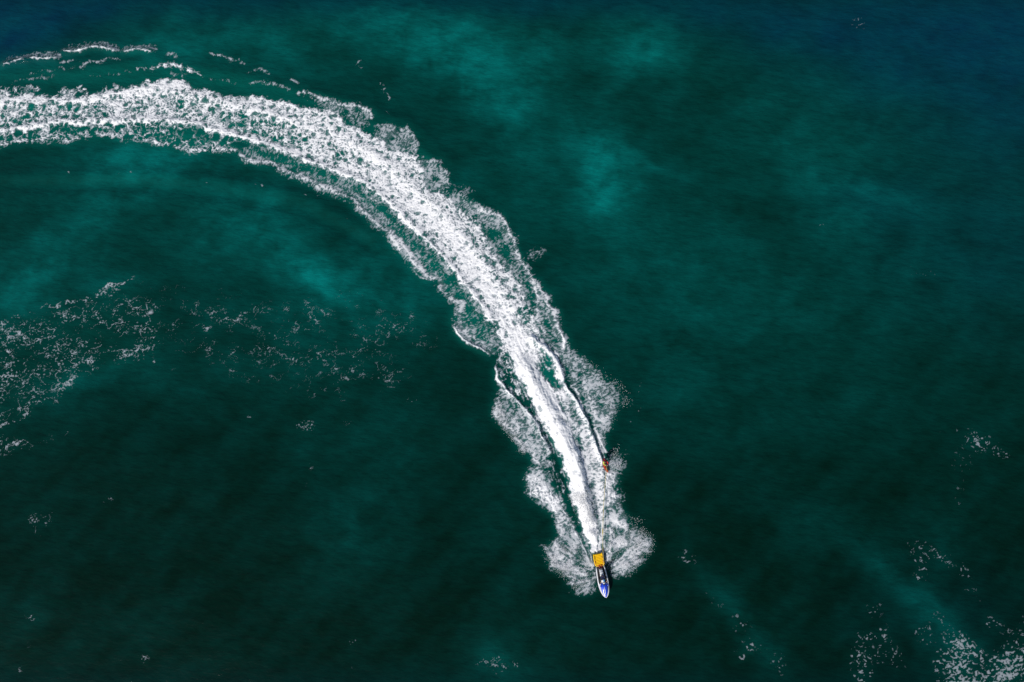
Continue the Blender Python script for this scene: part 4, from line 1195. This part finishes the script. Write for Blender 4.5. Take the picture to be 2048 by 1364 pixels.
# ------------------------------------------------------------------ surfboard and surfer
BT, BN = Vector((*at(1205.6, 917, .15), 0)), Vector((*at(1216.2, 946, .2), 0))
bd = BN - BT
BL = bd.length
print("BOARD", BL)
surf_M = Matrix.Translation(((BT.x + BN.x) / 2, (BT.y + BN.y) / 2, .20)) @ Matrix.Rotation(math.atan2(bd.y, bd.x) - math.pi / 2, 4, 'Z') @ Matrix.Rotation(math.radians(5), 4, 'X')
board = empty("surfboard", (0, 0, 0))
board.matrix_world = surf_M
tag(board, "red and orange tow surfboard with dark green side under the surfer", "surfboard")
ob = [(-1.0, .10), (-.93, .145), (-.7, .20), (-.3, .245), (.1, .25), (.5, .205), (.75, .14), (.92, .06), (1.0, .012)]


def bring(t, w, z0, zt, k=1.0):
    y = t * BL / 2
    rock = .10 * max(0, t) ** 3 + .02 * max(0, -t) ** 3
    return [(w * k, y, z0 + rock), (w * .96 * k, y, zt * .7 + rock), (w * .6 * k, y, zt + rock), (-w * .6 * k, y, zt + rock), (-w * .96 * k, y, zt * .7 + rock), (-w * k, y, z0 + rock), (-w * .6 * k, y, -.03 + rock), (w * .6 * k, y, -.03 + rock)]


deck = bm_obj("board_body", loft([bring(t, w, 0, .028) for t, w in ob]), M_board, board)
bm_obj("deck_panel", loft([[(-w * .95, t * BL / 2, .024 + .10 * max(0, t) ** 3), (-w * .1, t * BL / 2, .030 + .10 * max(0, t) ** 3), (-w * .1, t * BL / 2, .038 + .10 * max(0, t) ** 3), (-w * .9, t * BL / 2, .034 + .10 * max(0, t) ** 3)] for t, w in ob[1:-1]]), M_bstripe, deck)
for t in (.02, .34, .74):
    bm_obj("nose_patch" if t > .6 else "foot_pad", rbox(.09 if t < .6 else -.01, t * BL / 2, .045 + .10 * t ** 3, .12 if t < .6 else .08, .14, .014), M_orange, deck, True, .004)
for t in (-.42, .25):
    bm_obj("foot_strap", tube([(.13, t * BL / 2, .03), (.10, t * BL / 2, .11), (0, t * BL / 2, .14), (-.10, t * BL / 2, .11), (-.13, t * BL / 2, .03)], .018, 6), M_black, deck)
for xx in (-.09, .09):
    bm_obj("fin", loft([[(xx - .006, y0, -.02), (xx + .006, y0, -.02), (xx + .004, y0 - .05, -.13), (xx - .004, y0 - .05, -.13)] for y0 in (-.74, -.68, -.62)]), M_black, deck)

Js = {"pelvis": ((.04, -.40, .60), .14), "belly": ((.03, -.40, .76), .125), "chest": ((.02, -.36, .98), .145), "neck": ((.01, -.29, 1.17), .06), "jaw": ((.01, -.25, 1.25), .075), "crown": ((.01, -.23, 1.37), .088),
      "shoulder_r": ((.21, -.36, 1.06), .075), "elbow_r": ((.24, -.13, .88), .052), "wrist_r": ((.07, .06, .86), .034), "palm_r": ((.04, .11, .86), .03),
      "shoulder_l": ((-.18, -.30, 1.06), .075), "elbow_l": ((-.24, -.07, .88), .052), "wrist_l": ((-.08, .08, .86), .034), "palm_l": ((-.05, .12, .86), .03),
      "hip_l": ((-.03, -.33, .57), .11), "knee_l": ((-.10, .05, .46), .075), "ankle_l": ((.0, .22, .12), .05), "toe_l": ((-.13, .26, .075), .036),
      "hip_r": ((.06, -.44, .56), .11), "knee_r": ((-.10, -.52, .36), .075), "ankle_r": ((.03, -.40, .12), .05), "toe_r": ((-.11, -.38, .075), .036)}
surfer, hc, up, fwd, side = person("person", Js, {"face": (0, 1, -.1)}, {"l": ((1, .1, 0), (0, -.2, -1)), "r": ((-1, .1, 0), (0, -.2, -1))},
                                   "person in red vest with lime sleeves crouched on the surfboard behind the tow rope",
                                   [(Js["jaw"][0], .125), (Js["crown"][0], .13), (Js["palm_l"][0], .085), (Js["palm_r"][0], .085)],
                                   ((M_lime, [(Js["shoulder_r"][0], Js["elbow_r"][0], .10), (Js["elbow_r"][0], Js["wrist_r"][0], .07)]),
                                    (M_vest, [(Js["shoulder_l"][0], Js["elbow_l"][0], .10)])))
bm_obj("hair", cap_mesh(hc + up * .01, up, fwd, side, .108, -.25), M_hair, surfer)
shell("red_vest", surfer, dict(Js, collar=((.015, -.325, 1.10), .085)), ("pelvis", "belly", "chest", "collar"), .035, M_vest, 14, 1.35)
surfer.matrix_world = surf_M

# ------------------------------------------------------------------ tow rope
hA = surf_M @ Vector((0, .15, .85))
hB = ski_M @ Vector((-.40, -1.56, .52))
mid = Vector((*at(1206.0, 1040, .55), .55))
pts = []
for k in range(41):
    t = k / 40
    p = hA * (1 - t) ** 2 + (mid * 2 - (hA + hB) * .5) * 2 * t * (1 - t) * 1.0 + hB * t ** 2
    p.z = hA.z * (1 - t) + hB.z * t - .55 * 4 * t * (1 - t) * .35
    pts.append(p)
rope = empty("tow_rope", (hA.x, hA.y, 0))
Ri = Matrix.Translation((-hA.x, -hA.y, 0))
tag(rope, "long yellow tow rope stretched from surfer to jet ski", "rope")
bm_obj("line", tube([Ri @ p for p in pts], .020, 6), M_rope, rope)
bm_obj("float", tube([Ri @ p for p in pts[23:27]], [.03, .065, .065, .03], 8), M_float, rope)
side_v = (surf_M.to_3x3() @ Vector((1, 0, 0))).normalized()
bm_obj("handle", tube([Ri @ (hA + side_v * .17), Ri @ (hA - side_v * .17)], .018, 8), M_black, rope)
